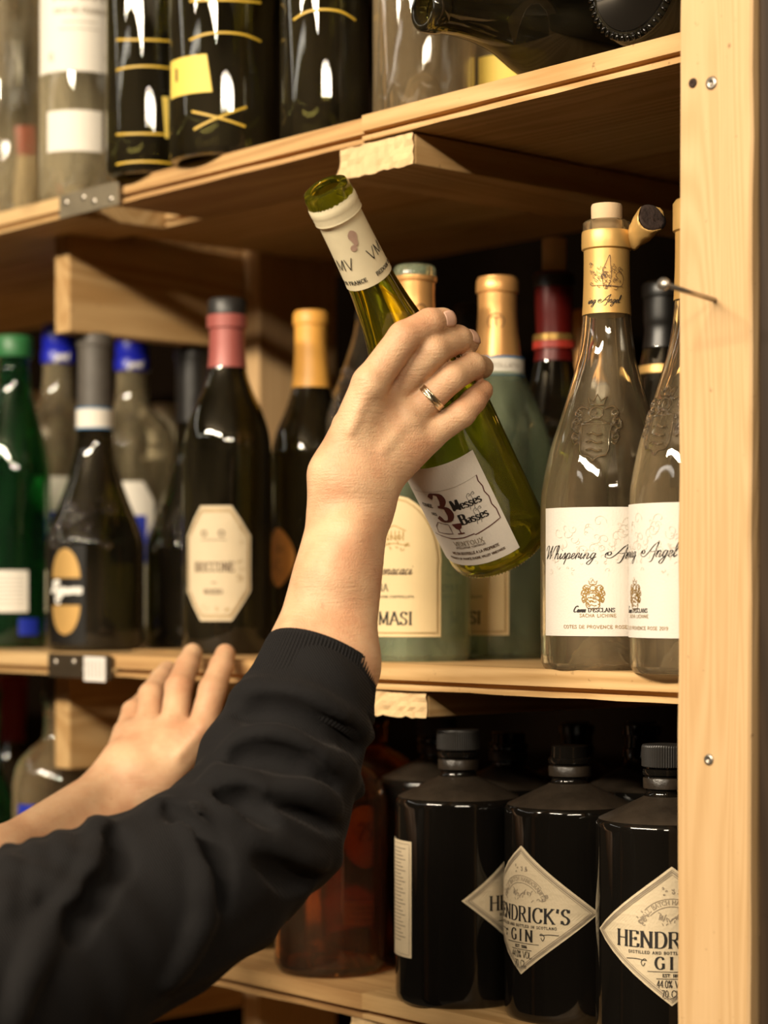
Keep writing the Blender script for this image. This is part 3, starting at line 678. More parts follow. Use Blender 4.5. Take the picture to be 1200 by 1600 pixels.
# torn foil tongue bent outward and flaring round the dark disc of the old seal
V, Fc = [], []; n, m_ = 22, 10
ax = Vector((.80, .44, .42)).normalized(); e1 = Vector((0, -.7, .7)); e1 = (e1 - ax * e1.dot(ax)).normalized(); e2 = ax.cross(e1)
c1 = Vector((.0115, .0295, .2985)); c00 = Vector((.0030, .0150, .2830)); rr = random.Random(8)
for j in range(m_ + 1):
    t = j / m_; cc = c00.lerp(c1, t); R_ = .0052 + .0052 * t ** .7
    for k in range(n + 1):
        a = PI * 2 * (k % n) / n; q = 1 + .10 * math.sin(a * 5 + j * .9) * (1 - t * .6) + rr.uniform(-.03, .03) * (k < n)
        V.append(tuple(cc + (e1 * math.cos(a) + e2 * math.sin(a) * (.62 + .38 * t)) * R_ * q + ax * .0016 * math.sin(a * 3) * t))
for j in range(m_):
    for k in range(n): a = j * (n + 1) + k; Fc.append((a, a + 1, a + n + 2, a + n + 1))
tf = mesh_obj('torn_foil', V, Fc, M['gold'], b)
sm = tf.modifiers.new('t', 'SOLIDIFY'); sm.thickness = .0005
V, Fc = [], []; c0 = c1 + ax * .0006
V.append(tuple(c0 + ax * .0012))
for j in range(1, 5):
    for k in range(20):
        a = 2 * PI * k / 20; R_ = .0102 * j / 4
        V.append(tuple(c0 + (e1 * math.cos(a) + e2 * math.sin(a)) * R_ + ax * (rr.uniform(-.0006, .0008) if j < 4 else .0002)))
Fc = [(0, 1 + k, 1 + (k + 1) % 20) for k in range(20)]
for j in range(3):
    for k in range(20): a = 1 + j * 20; Fc.append((a + k, a + 20 + k, a + 20 + (k + 1) % 20, a + (k + 1) % 20))
b0 = len(V)
for k in range(20):
    a = 2 * PI * k / 20; V.append(tuple(c0 - ax * .005 + (e1 * math.cos(a) + e2 * math.sin(a)) * .0075))
for k in range(20): Fc.append((61 + k, b0 + k, b0 + (k + 1) % 20, 61 + (k + 1) % 20))
mesh_obj('seal_disc', V, Fc, M['char'], b)
b = wa_bottle(1093, 1.030, 'clear wine bottle half hidden behind the front of the pine post', -.93, -.75, 'clear rosé bottles')
lathe('foil_capsule', [(.0160, .236)] + [(float(np.interp(z, [q[1] for q in wa_o], [q[0] for q in wa_o])) + .0005, z) for z in lin(.2362, .2790, 8)] + [(.0168, .2800), (.0168, .297), (.015, .2995), (0, .2998)], M['gold'], b)

# aqua bottles with large cream labels
ms_o = wine_outer(.042, .150, [(.0415, .165), (.0375, .182), (.029, .203), (.0205, .224), (.0165, .245)], .0145, .296, .0158)
def arch(z, z0, z1, hw):
    zs = z0 + (z1 - z0) * .50
    if z <= zs: return (-hw, hw)
    t = min(1.0, (z - zs) / (z1 - zs)); k = hw * math.sqrt(max(0, 1 - t ** 2.1)); return (-k - .0004, k + .0004)
def ms_bottle(px, Y, label, a0, squared=False, band=True, gm='aqua'):
    b = make_bottle('wine_bottle', label, 'bottle', at(px, Y, MID), ms_o, M[gm], 'pale aqua wine bottles', punt=.03, seg=64)
    z0, z1 = .0195, .125
    zl = lin(z0, z1, 26) + [z1 + .0001]
    lb = label_patch('front_label', lambda o: on_cyl(.042, a0, 0, o), zl, lambda z: arch(z, z0, z1, .041), M['cream'], b, 30)
    mp = on_cyl(.042, a0, 0, .0009)
    i = Ink()
    for ins in (.0025, .0033):
        pts = []
        for z in lin(z0 + ins, z1 - ins, 30): pts.append((arch(z, z0 + ins, z1 - ins, .041 - ins)[1], z))
        i.line([(-x, z) for x, z in pts][::-1] + [(-.041 + ins, z0 + ins), (.041 - ins, z0 + ins)] + pts, .0003)
    i.build('gold_border', mp, M['goldink'], lb)
    Ink().text('MASI', .0065, .0285, .0092, 'serif', thick=.165, thin=.07, sp=.05).text('TOSCANA', -.0145, .0530, .0052, 'serif', thick=.14, thin=.06, sp=.12).text('DENOMINAZIONE CONTROLLATA', .001, .0480, .0018, 'sans', thick=.16, thin=.1, sp=.14).build('maker_name', mp, M['ink'], lb)
    i = Ink().text('Bonacaci', .004, .0650, .0095, 'script', thick=.09, thin=.04); i.build('wine_name', mp, M['brownink'], lb)
    i = Ink(); i.scrolls(.006, .088, .012, .005, 26, .0004, 21)
    i.line([(-.012, .088), (-.004, .086), (.006, .088), (.018, .086)], .0005); 
    for k in range(6): i.line([(-.002 + .003 * k, .090), (-.002 + .003 * k, .097)], .0006)
    i.line([(-.003, .097), (.006, .101), (.015, .097)], .0006); i.build('estate_engraving', mp, M['goldink'], lb)
    return b
def foil(b, outer, z0, z1, mat, top=True, name='foil_capsule', collar=True):
    pr = capsule_prof(outer, z0, z1, .0005, top)
    return lathe(name, pr, mat, b, 48)
b = ms_bottle(648, 1.062, 'pale aqua wine bottle with cream arched label, directly behind the raised forearm', -.51)
foil(b, ms_o, .232, .288, M['copper'], top=False)
i = Ink(); i.line([(0, .245), (0, .262)], .0012); i.oval(0, .262, .004, .004, .0006); i.build('foil_mark', on_cyl(.0152, .3, 0, .0008), M['brownink'], b)
b = ms_bottle(777, 1.150, 'pale aqua wine bottle with copper foil and blue-edged neck band behind the lifted bottle', -.765)
foil(b, ms_o, .232, .2965, M['copper'])
def neckband(b, outer, z0, z1, word=None):
    R = float(np.interp((z0 + z1) / 2, [p[1] for p in outer], [p[0] for p in outer]))
    nb = lathe('neck_band', [(R + .0005, z0), (R + .0013, z0), (R + .0013, z1), (R + .0005, z1)], M['white'], b, 40)
    for z in (z0, z1): lathe('blue_edge', [(R + .0012, z - .0009), (R + .0016, z - .0009), (R + .0016, z + .0006), (R + .0012, z + .0006)], M['blueink'], nb, 40)
    if word: Ink().text(word, 0, (z0 + z1) / 2 - .0016, .0036, 'sans', thick=.1, thin=.07, sp=.1).build('band_print', on_cyl(R, 0, 0, .0018), M['grayink'], nb)
    return nb
neckband(b, ms_o, .2195, .2335, 'CONTROLLATA')
i = Ink(); i.oval(-.001, .261, .0062, .0062, .0006); i.line([(-.0045, .264), (.0025, .264)], .0008); i.line([(-.001, .2575), (-.001, .264)], .0010); i.build('stamped_initial', on_cyl(.0150, 0, 0, .0008), M['brownink'], b)
b = ms_bottle(919, 1.345, 'rearmost aqua wine bottle, banded copper-foil neck just left of the corked clear bottle', 0)
foil(b, ms_o, .232, .2965, M['copper']); neckband(b, ms_o, .2195, .2335)

# squat-shouldered dark bottles with moulded relief
def relief_bottle(px, Y, H, label, capmat, z, relief=True, R=.045, gm='darkdust', neck=.0150, body=.100, seed=1, capz=.072, group=None):
    k = H / .30
    o = wine_outer(R, body * k, [(R * .985, (body + .012) * k), (R * .86, (body + .03) * k), (R * .67, (body + .052) * k), (R * .48, (body + .079) * k), (R * .36, (body + .11) * k)], neck, H)
    b = make_bottle('wine_bottle', label, 'bottle', at(px, Y, z), o, M[gm], group, punt=.03, seg=56)
    if relief: emboss('moulded_relief', bumps(60, seed, -.020 * k, .024 * k, .03, .0032), on_profile(o, -.35, (body + .025) * k, .0002), M[gm], b, .0016)
    if capmat: foil(b, o, H - capz, H - .0005, capmat)
    return b, o
b, o = relief_bottle(866, 1.240, .312, 'dark wine bottle with dark red foil, yellow ring and cork', M['red'], MID, R=.040, seed=3, body=.135)
lathe('black_foil_top', [(.0158, .300), (.0172, .3005), (.0174, .309), (.015, .3125), (0, .3126)], M['blackcap'], b)
lathe('yellow_ring', [(.0150, .2565), (.0172, .2565), (.0170, .2615), (.0150, .2615)], M['goldink'], b)
lathe('red_ring', [(.0150, .2500), (.0176, .2500), (.0173, .2562), (.0150, .2562)], M['redlight'], b)
lathe('cork', [(.0098, .310), (.0100, .338), (.0095, .340), (0, .3405)], M['cork'], b, 24)
b, o = relief_bottle(592, 1.190, .325, 'dark round-shouldered bottle with an orange cork, behind the raised hand', None, MID, R=.045, seed=5, body=.175, gm='smoke')
foil(b, o, .285, .3245, M['blackcap']); lathe('cork', [(.0098, .323), (.0100, .334), (.0095, .336), (0, .3362)], M['orange'], b, 24)
b, o = relief_bottle(1037, 1.235, .29, 'dark wine bottle with gold neck ring in the gap beside the pine post', M['blackpaper'], MID, R=.040, seed=6, relief=False, body=.15, capz=.05)
lathe('gold_ring', [(.0150, .2190), (.0196, .2190), (.0190, .2260), (.0150, .2260)], M['gold'], b)
b, o = relief_bottle(739, 1.29, .305, 'dark bottle with blue-black neck peeping out left of the banded copper foil', M['blackcap'], MID, R=.037, seed=6, relief=False, body=.17, capz=.06)

# ------------------------------------------------------------------ middle shelf, left bay
bg_o = wine_outer(.0350, .165, [(.0345, .178), (.0305, .195), (.0225, .214), (.0170, .232), (.0150, .250)], .0140, .300)
b = make_bottle('wine_bottle', 'dark green wine bottle with bright orange foil and small orange oval label', 'bottle', at(486, 1.185, MID), bg_o, M['dark'], None, .03)
foil(b, bg_o, .233, .3005, M['orange'], name='orange_foil')
def oval_label(b, name, R, a0, zc, hw, hh, mat, p=2.0, cols=16, rows=18):
    zl = [zc - hh * math.cos(PI * k / rows) for k in range(rows + 1)]
    return label_patch(name, lambda o: on_cyl(R, a0, 0, o), zl, lambda z: ((-1) * (hw * max(0, 1 - abs((z - zc) / hh) ** p) ** (1 / p) + .0002), hw * max(0, 1 - abs((z - zc) / hh) ** p) ** (1 / p) + .0002), mat, b, cols)
lb = oval_label(b, 'oval_label', .0350, -.95, .083, .019, .026, M['orangelabel'], 1.6)
Ink().scrolls(0, .083, .008, .012, 12, .0007, 4).build('label_ornament', on_cyl(.035, -.95, 0, .0009), M['brownink'], lb)

br_o = wine_outer(.0378, .150, [(.0375, .172), (.0350, .190), (.0290, .208), (.0215, .224), (.0170, .238), (.0152, .252)], .0146, .297)
b = make_bottle('wine_bottle', 'dark wine bottle with dusty pink foil, black stopper and cream eight-sided label', 'bottle', at(355, 1.084, MID), br_o, M['dark'], None, .03)
cp = foil(b, br_o, .2425, .2870, M['pink'], name='pink_foil')
lathe('foil_collar', [(.0152, .2755), (.0172, .2762), (.0174, .2868), (.0155, .2880)], M['pink'], b, 40)
lathe('black_stopper', [(.0150, .2870), (.0165, .2875), (.0168, .2990), (.0150, .3015), (.0085, .3016), (.008, .3005), (0, .3005)], M['blackcap'], b, 40)
zc, hh, hw = .0765, .0480, .0300
def octa(z):
    t = abs((z - zc) / hh)
    k = hw if t < .48 else hw * (1 - .55 * (t - .48) / .52)
    return (-k, k)
lb = label_patch('front_label', lambda o: on_cyl(.0378, -.26, 0, o), [zc - hh, zc - hh * .75, zc - hh * .48, zc, zc + hh * .48, zc + hh * .75, zc + hh], octa, M['parch'], b, 26)
mp = on_cyl(.0378, -.26, 0, .0009)
i = Ink()
for f in (.93, .90): i.loop([(hw * f * x, zc + hh * f * z) for x, z in ((-.45, -1), (.45, -1), (1, -.48), (1, .48), (.45, 1), (-.45, 1), (-1, .48), (-1, -.48))], .0005)
i.scrolls(.021, zc, .003, .03, 16, .0004, 2); i.scrolls(0, zc - .038, .012, .003, 8, .0004, 3); i.build('label_border', mp, M['goldink'], lb)
i = Ink(); i.text('BRICCONE', -.002, .0695, .0082, 'serif', thick=.13, thin=.05, sp=.06, xs=.66).line([(-.013, .096), (.009, .096)], .0005)
i.oval(-.010, .1015, .0024, .0024, .001, 10); i.oval(.005, .1015, .0024, .0024, .001, 10); i.line([(-.0035, .0605), (.0010, .0605)], .0007); i.text('ROSSO', -.002, .051, .004, 'serif', thick=.2, thin=.1)
i.build('label_lettering', mp, M['brownink'], lb)

ch_kw = dict(R=.0455, body=.092)
b, o = relief_bottle(148, 1.085, .290, 'dark bottle with dusty grey foil, white neck band and black label with two gold shields', None, MID, seed=11, gm='darkdust', **ch_kw)
foil(b, o, .222, .2895, M['greycap'], name='grey_foil'); neckband(b, o, .203, .2215)
R = .0455
lb = label_patch('black_label', lambda q: on_cyl(R, -.62, 0, q), [.006, .05, .0955], lambda z: (-.020, .020), M['blackpaper'], b, 16)
for z0, sg in ((.0655, 1), (.0410, -1)):
    zz = [z0 + sg * .027 * k / 12 for k in range(13)]
    if sg < 0: zz = zz[::-1]
    def bd(z, z0=z0, sg=sg):
        t = abs(z - z0) / .027; k = .0150 * math.sqrt(max(0, 1 - t ** 1.9)); return (-k - .0002, k + .0002)
    label_patch('gold_shield', lambda q: on_cyl(R, -.62, 0, q + .0004), zz, bd, M['gold'], lb, 14)
Ink().text('Reguera', 0, .0515, .0115, 'script', thick=.30, thin=.16).text('Cosecha', .002, .0425, .0075, 'sans', thick=.3, thin=.2, sp=.0).build('white_script', on_cyl(R, -.62, 0, .0014), M['whiteink'], lb)
b, o = relief_bottle(300, 1.205, .288, 'unlabelled dark bottle with moulded shoulder, between the white-banded bottle and the pink-foil bottle', M['blackcap'], MID, seed=12, gm='darkdust', **ch_kw)
b, o = relief_bottle(441, 1.33, .285, 'slim dark bottle neck in front of the lit pine upright, left of the orange foil', M['blackcap'], MID, relief=False, R=.036, body=.15)

# clear spirit bottles with blue caps
vk_o = [(.036, 0), (.041, .0012), (.0435, .006)] + smooth_outer([(.0438, .02), (.0438, .12), (.0435, .200), (.0425, .213), (.0360, .232), (.0240, .244), (.0190, .252), (.0165, .268), (.0158, .290), (.0155, .305)], 6) + [(.0155, .312), (.014, .313)]
def vodka(px, Y, label, dz=0.0, group='clear bottles with blue caps', lab=True):
    b = make_bottle('vodka_bottle', label, 'bottle', at(px, Y, MID + dz), vk_o, M['clear2'], group, .012, .0035)
    c = lathe('blue_cap', [(.0160, .288), (.0178, .2885), (.0180, .300), (.0172, .3015), (.0165, .303), (.0170, .3045), (.0170, .326), (.0155, .3285), (0, .329)], M['bluecap'], b)
    Ink().text('Spirit', 0, .2915, .0085, 'script', thick=.3, thin=.2).build('cap_print', on_cyl(.0180, .1, 0, .0006), M['whiteink'], c)
    emboss('moulded_ring', Ink().scrolls(0, 0, .03, .004, 24, .0015, int(px)), on_profile(vk_o, 0, .214, .0002), M['clear2'], b)
    if lab:
        lb = label_patch('blue_white_label', lambda q: on_cyl(.0438, -.1, 0, q), [.02, .08, .15, .17], lambda z: (-.026, .026) if z < .16 else (-.015, .015), M['white'], b, 20)
        label_patch('blue_panel', lambda q: on_cyl(.0438, -.1, 0, q + .0004), [.085, .11, .135], lambda z: (-.018, .018), M['bluelabel'], lb, 14)
    return b
b = vodka(92, 1.185, 'clear bottle with tall blue cap right of the green bottle')
b = vodka(207, 1.215, 'clear bottle with blue cap between the white-banded dark bottle and the black-necked one'); b.scale = (1, 1, .955)
# white-capped bottles at the back
for px, Y, lbl, z1, cm in ((60, 1.345, 'back bottle with white foil neck, between green bottle and blue-capped clear bottle', .290, 'white'), (258, 1.37, 'back bottle with short cream foil neck, right of the second blue cap', .262, 'capsule')):
    o = wine_outer(.036, .150, [(.0355, .165), (.0300, .182), (.0215, .198), (.0175, .212)], .0145, z1)
    b = make_bottle('wine_bottle', lbl, 'bottle', at(px, Y, MID), o, M['darkdust'], None, .02, seg=40)
    foil(b, o, z1 - .062, z1 - .0005, M[cm], name='white_foil')
# green bottle at the left edge
gr_o = wine_outer(.0345, .150, [(.0340, .170), (.0300, .195), (.0225, .222), (.0165, .248), (.0155, .268)], .0150, .290)
b = make_bottle('mineral_bottle', 'bright green glass bottle with green screw cap at the left edge of the middle shelf', 'bottle', at(22, 1.075, MID), gr_o, M['green'], None, .02)
lathe('screw_cap', [(.0155, .278), (.0175, .2785), (.0180, .281), (.0180, .297), (.0165, .299), (0, .2992)], M['greencap'], b)
lb = label_patch('white_label', lambda q: on_cyl(.0345, -.25, 0, q), [.034, .05, .0735], lambda z: (-.030, .022), M['white'], b, 18)
i = Ink()
for k in range(8): i.line([(-.025, .040 + .004 * k), (.018, .040 + .004 * k)], .0006)
i.build('label_rules', on_cyl(.0345, -.25, 0, .0009), M['grayink'], lb)
label_patch('blue_stamp', lambda q: on_cyl(.0345, .35, 0, q), [.012, .02, .028], lambda z: (-.008, .012), M['bluelabel'], b, 8)
b, o = relief_bottle(-34, 1.08, .285, 'bottle with orange-red foil cut off by the left edge of the picture', M['redlight'], MID, relief=False, R=.036, body=.15)

# ------------------------------------------------------------------ lower shelf: apothecary gin bottles
gn_o = [(.0385, 0), (.0425, .0010), (.0445, .004), (.0450, .008), (.0450, .140), (.0448, .1435), (.0436, .1455), (.0425, .1463), (.0160, .1590), (.0135, .1605), (.0125, .1625), (.0122, .1640), (.0128, .1650), (.0140, .1655), (.0142, .1720), (.0138, .1728), (.0134, .1735), (.0148, .1745), (.0150, .1765), (.0147, .1780), (.0130, .1785), (.0126, .1860), (.0115, .1868)]
def gin_cap(b):
    n = 60; V = []; 
    pr = [(.0132, .1795), (.0149, .1795), (.0151, .1800), (.0151, .1925), (.0147, .1938), (.0, .1942)]
    rows = []
    for r, z in pr:
        row = []
        for k in range(n * 2):
            a = PI * k / n; rr_ = r + (.0004 if (k % 2 and .179 < z < .193 and r > .0149) else 0) if r > 0 else 0
            row.append((rr_ * math.cos(a), rr_ * math.sin(a), z))
        rows.append(row)
    V = [v for row in rows for v in row]; N2 = n * 2
    Fc = [(j * N2 + k, j * N2 + (k + 1) % N2, (j + 1) * N2 + (k + 1) % N2, (j + 1) * N2 + k) for j in range(len(pr) - 1) for k in range(N2)]
    return mesh_obj('screw_cap', V, Fc, M['blackcap'], b, smooth=False)
def diamond(b, a0, R=.045):
    zc, hh, hw = .0772, .0434, .0560
    bd = lambda z: (-(hw * (1 - abs(z - zc) / hh)) - .0002, hw * (1 - abs(z - zc) / hh) + .0002)
    lb = label_patch('diamond_label', lambda q: on_cyl(R, a0, 0, q), lin(zc - hh, zc + hh, 15), bd, M['parch'], b, 40)
    mp = on_cyl(R, a0, 0, .0009)
    i = Ink()
    for f, w_ in ((.955, .0004), (.925, .0009), (.89, .0004)): i.loop([(-hw * f, zc), (0, zc + hh * f), (hw * f, zc), (0, zc - hh * f)], w_)
    i.build('diamond_border', mp, M['grayink'], lb)
    i = Ink()
    mp = on_cyl(R, a0, .0066, .0009)
    i.text("HENDRICK'S", .0, .0632, .0099, 'serif', thick=.19, thin=.06, sp=.07, xs=.98)
    i.text('GIN', .0, .0500, .0076, 'serif', thick=.22, thin=.08, sp=.36)
    i.text('DISTILLED AND BOTTLED IN SCOTLAND', 0, .0592, .0018, 'serif', thick=.22, thin=.12, sp=.26)
    i.text('EST. 1886', 0, .0452, .0019, 'serif', thick=.28, thin=.14, sp=.12)
    i.line([(-.015, .0484), (.015, .0484)], .0004).line([(-.0095, .0440), (.0095, .0440)], .0004)
    i.text('44.0% VOL', 0, .0385, .0046, 'sans', thick=.11, thin=.09, sp=.0, xs=.72).text('70 CLe', 0, .0325, .0044, 'sans', thick=.11, thin=.09, sp=.02, xs=.8)
    for sg in (-1, 1):
        i.line([(sg * .0165, .0535), (sg * .0178, .0515), (sg * .0190, .0540), (sg * .0170, .0560), (sg * .0160, .0550), (sg * .022, .0558), (sg * .029, .0556)], .0005, smooth=True)
    i.line([(-.005, .0318), (.005, .0318)], .0003)
    i.build('label_lettering', mp, M['ink'], lb)
    i = Ink()
    for r0, wd in ((.030, .0004), (.0235, .0004)):
        i.line([(r0 * math.sin(t) * .75, .0715 + r0 * math.cos(t) * .75) for t in lin(-.85, .85, 20)], wd)
    i.text('SMALL BATCH HANDCRAFTED', 0, 0, .0026, 'serif', thick=.16, thin=.08, sp=.06, arc=(0, .0715, .0190))
    i.scrolls(-.018, .0815, .004, .004, 9, .0005, 7); i.scrolls(.018, .0815, .004, .004, 9, .0005, 8); i.scrolls(0, .0985, .006, .003, 9, .0005, 3)
    for k in range(22):
        rr2 = random.Random(k); x0_, z0_ = rr2.uniform(-.010, .010), .0775 + rr2.uniform(-.001, .005); dx, dz = rr2.uniform(-.004, .004), rr2.uniform(.001, .004)
        i.line([(x0_, z0_), (x0_ + dx * .5, z0_ + dz * .8), (x0_ + dx, z0_ + dz)], .0005)
    i.build('label_engraving', mp, M['grayink'], lb)
    return lb
def gin(px, Y, label, a0=None, cap=True, back=None):
    b = make_bottle('gin_bottle', label, 'bottle', at(px, Y, LOW), gn_o, M['black'], 'black apothecary gin bottles', .006, inner=False, seg=80)
    # dust settled on the sloping shoulder
    lathe('dusty_shoulder', [(.0432, .1461), (.0426, .1466), (.0160, .1593), (.0138, .1607)], M['blackdust'], b, 80)
    lathe('dusty_neck_ring', [(.0141, .1656), (.0144, .1658), (.0146, .1718), (.0141, .1726)], M['blackdust'], b, 48)
    e = Ink().text("HENDRICK'S", .0, 0, .0024, 'sans', thick=.30, thin=.30, sp=.9, xs=2.2)
    emboss('moulded_name', e, on_profile(gn_o[9:], 0.0, .1500, .0005), M['black'], b, .0007)
    if cap: gin_cap(b)
    if a0 is not None: diamond(b, a0)
    if back is not None:
        lb = label_patch('back_label', lambda q: on_cyl(.045, back, 0, q), [.0345, .075, .1165], lambda z: (-.020, .0185), M['parch'], b, 24)
        i = Ink(); i.loop([(-.0180, .0365), (.0165, .0365), (.0165, .1145), (-.0180, .1145)], .0004)
        for k in range(26): i.line([(-.014, .111 - .0026 * k), (.012 - .006 * ((k * 5) % 3) / 2, .111 - .0026 * k)], .0007)
        i.build('label_text', on_cyl(.045, back, 0, .0009), M['grayink'], lb)
    return b
gin(716, 1.040, 'black capped gin bottle leftmost in the front row, rectangular back label showing', 1.30, True, -1.22)
gin(890, 1.058, 'black gin bottle without a cap, middle of the front row, diamond label facing left', -.80, False)
gin(1040, 1.036, 'black gin bottle partly behind the pine post, diamond label facing the room', .085)
gin(682, 1.135, 'black gin bottle in the second row, shoulder showing left of the back-labelled gin bottle')
gin(794, 1.125, 'capless black gin bottle in the second row between the two left front gin bottles', None, False)
# dark bottles behind the gin row
bk_o = [(.0385, 0), (.0435, .001), (.0450, .008), (.0450, .160), (.0440, .165), (.0160, .181), (.0130, .184), (.0125, .190), (.0140, .1905), (.0142, .197), (.0126, .198), (.0124, .2075), (.0140, .208), (.0142, .2155), (.013, .2165)]
for px, Y, s in ((901, 1.215, 'tall dark bottle standing behind the capless gin bottle'), (1003, 1.150, 'tall dark bottle behind the gin bottle next to the post')):
    b = make_bottle('liquor_bottle', s, 'bottle', at(px, Y, LOW), bk_o, M['black'], None, .006, inner=False); b.scale = (1, 1, .87 if px < 950 else .91)
    lathe('dusty_shoulder', [(.0436, .1655), (.0161, .1815), (.0131, .1845)], M['blackdust'], b, 56)
    lathe('stopper', [(.0100, .216), (.0102, .2185), (0, .2187)], M['blackcap'], b, 24)
# amber spirit bottles at the left of the lower shelf
am_o = [(.034, 0), (.0395, .0012), (.0430, .007)] + smooth_outer([(.0435, .015), (.0440, .08), (.0440, .125), (.0425, .138), (.0370, .150), (.0270, .158), (.0160, .164), (.0140, .170), (.0135, .182)], 5) + [(.0150, .1825), (.0150, .190), (.0135, .191)]
b = make_bottle('whisky_bottle', 'amber glass spirit bottle standing half over the front edge, right beside the black sleeve', 'bottle', at(516, 1.048, LOW), am_o, M['amber'], 'amber spirit bottles', .012, .004)
lathe('stopper', [(.0105, .185), (.0108, .1915), (.0140, .192), (.0140, .202), (0, .2025)], M['blackcap'], b, 32)
b = make_bottle('whisky_bottle', 'amber spirit bottle with round label behind the left gin bottle', 'bottle', at(578, 1.148, LOW), am_o, M['amber'], 'amber spirit bottles', .012, .004)
lathe('stopper', [(.0105, .185), (.0108, .1915), (.0140, .192), (.0140, .202), (0, .2025)], M['blackcap'], b, 32)
lb = oval_label(b, 'round_label', .0440, .05, .095, .024, .025, M['paper'])
Ink().text('25', 0, .092, .014, 'serif', thick=.2, thin=.08).oval(0, .095, .0215, .0225, .0007).build('label_number', on_cyl(.044, .05, 0, .0009), M['grayink'], lb)
lb2 = label_patch('lower_label', lambda q: on_cyl(.0437, .0, 0, q), [.022, .03, .042], lambda z: (-.021, .021), M['paper'], b, 18)
Ink().line([(-.015, .037), (.015, .037)], .001).line([(-.012, .033), (.012, .033)], .001).line([(-.015, .028), (.015, .028)], .001).build('label_rules', on_cyl(.0437, 0, 0, .0009), M['grayink'], lb2)
b = make_bottle('whisky_bottle', 'dark spirit bottle whose base shows just under the elbow on the lower shelf', 'bottle', at(388, 1.080, LOW), am_o, M['dark'], None, .012, .004)
lathe('stopper', [(.0105, .185), (.0140, .192), (.0140, .202), (0, .2025)], M['blackcap'], b, 32)
# round clear spirit bottle with blue label, left lower bay
rd_o = [(.030, 0), (.036, .0012), (.0400, .008)] + smooth_outer([(.0405, .02), (.0405, .100), (.0395, .120), (.0340, .136), (.0240, .147), (.0140, .156), (.0120, .168), (.0118, .190)], 6) + [(.0135, .1905), (.0135, .198), (.012, .199)]
b = make_bottle('liquor_bottle', 'clear round-shouldered spirit bottle with blue label above the far forearm', 'bottle', at(88, 1.070, LOW), rd_o, M['clear'], None, .012, .0035)
lb = label_patch('blue_label', lambda q: on_cyl(.0405, -.50, 0, q), [.045, .07, .098], lambda z: (-.020, .014), M['bluelabel'], b, 18)
Ink().text('H', -.004, .062, .024, 'serif', thick=.2, thin=.1).build('white_letter', on_cyl(.0405, -.50, 0, .0010), M['whiteink'], lb)
lb = label_patch('orange_strip', lambda q: on_cyl(.0405, .55, 0, q), [.03, .07, .110], lambda z: (-.006, .006), M['orangelabel'], b, 8)
lathe('stopper', [(.0095, .19), (.0098, .1995), (.0125, .200), (.0125, .2175), (0, .218)], M['greycap'], b, 32)
b, o = relief_bottle(20, 1.20, .205, 'small bottle with dull red neck behind the blue-labelled bottle', M['red'], LOW, relief=False, R=.034, body=.10)
b, o = relief_bottle(-25, 1.06, .20, 'low green bottle at the left edge of the lower shelf', M['greencap'], LOW, relief=False, R=.036, body=.10, gm='green')
b, o = relief_bottle(262, 1.16, .20, 'short black-capped bottle behind the far hand', M['blackcap'], LOW, relief=False, R=.038, body=.10)

# ------------------------------------------------------------------ upper shelf: lower halves of bottles
def cyl_outer(R, H=.30, body=.2, neck=.0145): return wine_outer(R, body, [(R * .97, body + .015), (R * .75, body + .035), (R * .5, body + .05)], neck, H)
def marks(b, R, L, name='yellow_stroke'):
    for pts in L: Ink().line(pts, .0018, smooth=len(pts) > 2).build(name, on_cyl(R, 0, 0, .0005), M['yellowmark'], b)
def arcm(z, h, w=.03): return [(-w, z), (-w * .4, z + h), (w * .4, z + h), (w, z)]
def top_bottle(px, Y, R, label, gm, **k):
    o = cyl_outer(R, k.get('H', .30), k.get('body', .2)); b = make_bottle('wine_bottle', label, 'bottle', at(px, Y, TOP), o, M[gm], k.get('group'), k.get('punt', .02), .003)
    foil(b, o, k.get('H', .30) - .05, k.get('H', .30) - .0005, M['blackcap']); return b
b = top_bottle(6, 1.050, .040, 'clear glass bottle at the left end of the upper shelf', 'clear2')
label_patch('white_label', lambda q: on_cyl(.040, -.5, 0, q), [.045, .06, .078], lambda z: (-.02, .012), M['white'], b, 12)
b = top_bottle(50, 1.155, .034, 'bottle with red and cream strip label in the gap left of the large white label', 'dark')
label_patch('cream_strip', lambda q: on_cyl(.034, 0, 0, q), [.015, .05, .095], lambda z: (-.014, .014), M['cream'], b, 10); label_patch('red_strip', lambda q: on_cyl(.034, 0, 0, q), [.0955, .11, .125], lambda z: (-.014, .014), M['redlight'], b, 10)
b = top_bottle(124, 1.040, .0355, 'clear bottle with a large white label over the metal plate of the upper shelf', 'clear2')
lb = label_patch('white_label', lambda q: on_cyl(.0355, 0, 0, q), [.112, .14, .190], lambda z: (-.045, .045), M['white'], b, 26)
mp = on_cyl(.0355, 0, 0, .0009)
Ink().text('MERLOT', .0, .1755, .012, 'serif', thick=.22, thin=.1, xs=.8).text('PAYS DE FRANCE', 0, .163, .0042, 'serif', thick=.2, thin=.1, sp=.1).line([(-.015, .155), (.015, .155)], .0006).line([(-.018, .149), (.018, .149)], .0006).text('R', -.026, .122, .007, 'serif').text('R', .026, .122, .007, 'serif').build('label_lettering', mp, M['grayink'], lb)
lb = label_patch('lower_label', lambda q: on_cyl(.0355, -.15, 0, q), [.042, .06, .078], lambda z: (-.026, .026), M['white'], b, 20)
b = top_bottle(233, 1.018, .0360, 'dark olive bottle with yellow rings and cream sticker on the upper shelf', 'dark')
marks(b, .0360, [arcm(.085, .001), arcm(.110, -.002), arcm(.032, -.001), arcm(.0075, 0.0005), [(-.03, .165), (-.01, .180), (.02, .172)]])
label_patch('cream_sticker', lambda q: on_cyl(.0360, .62, 0, q), [.028, .05, .062], lambda z: (-.009 - (z - .028) * .08, .012), M['yellow'], b, 10)
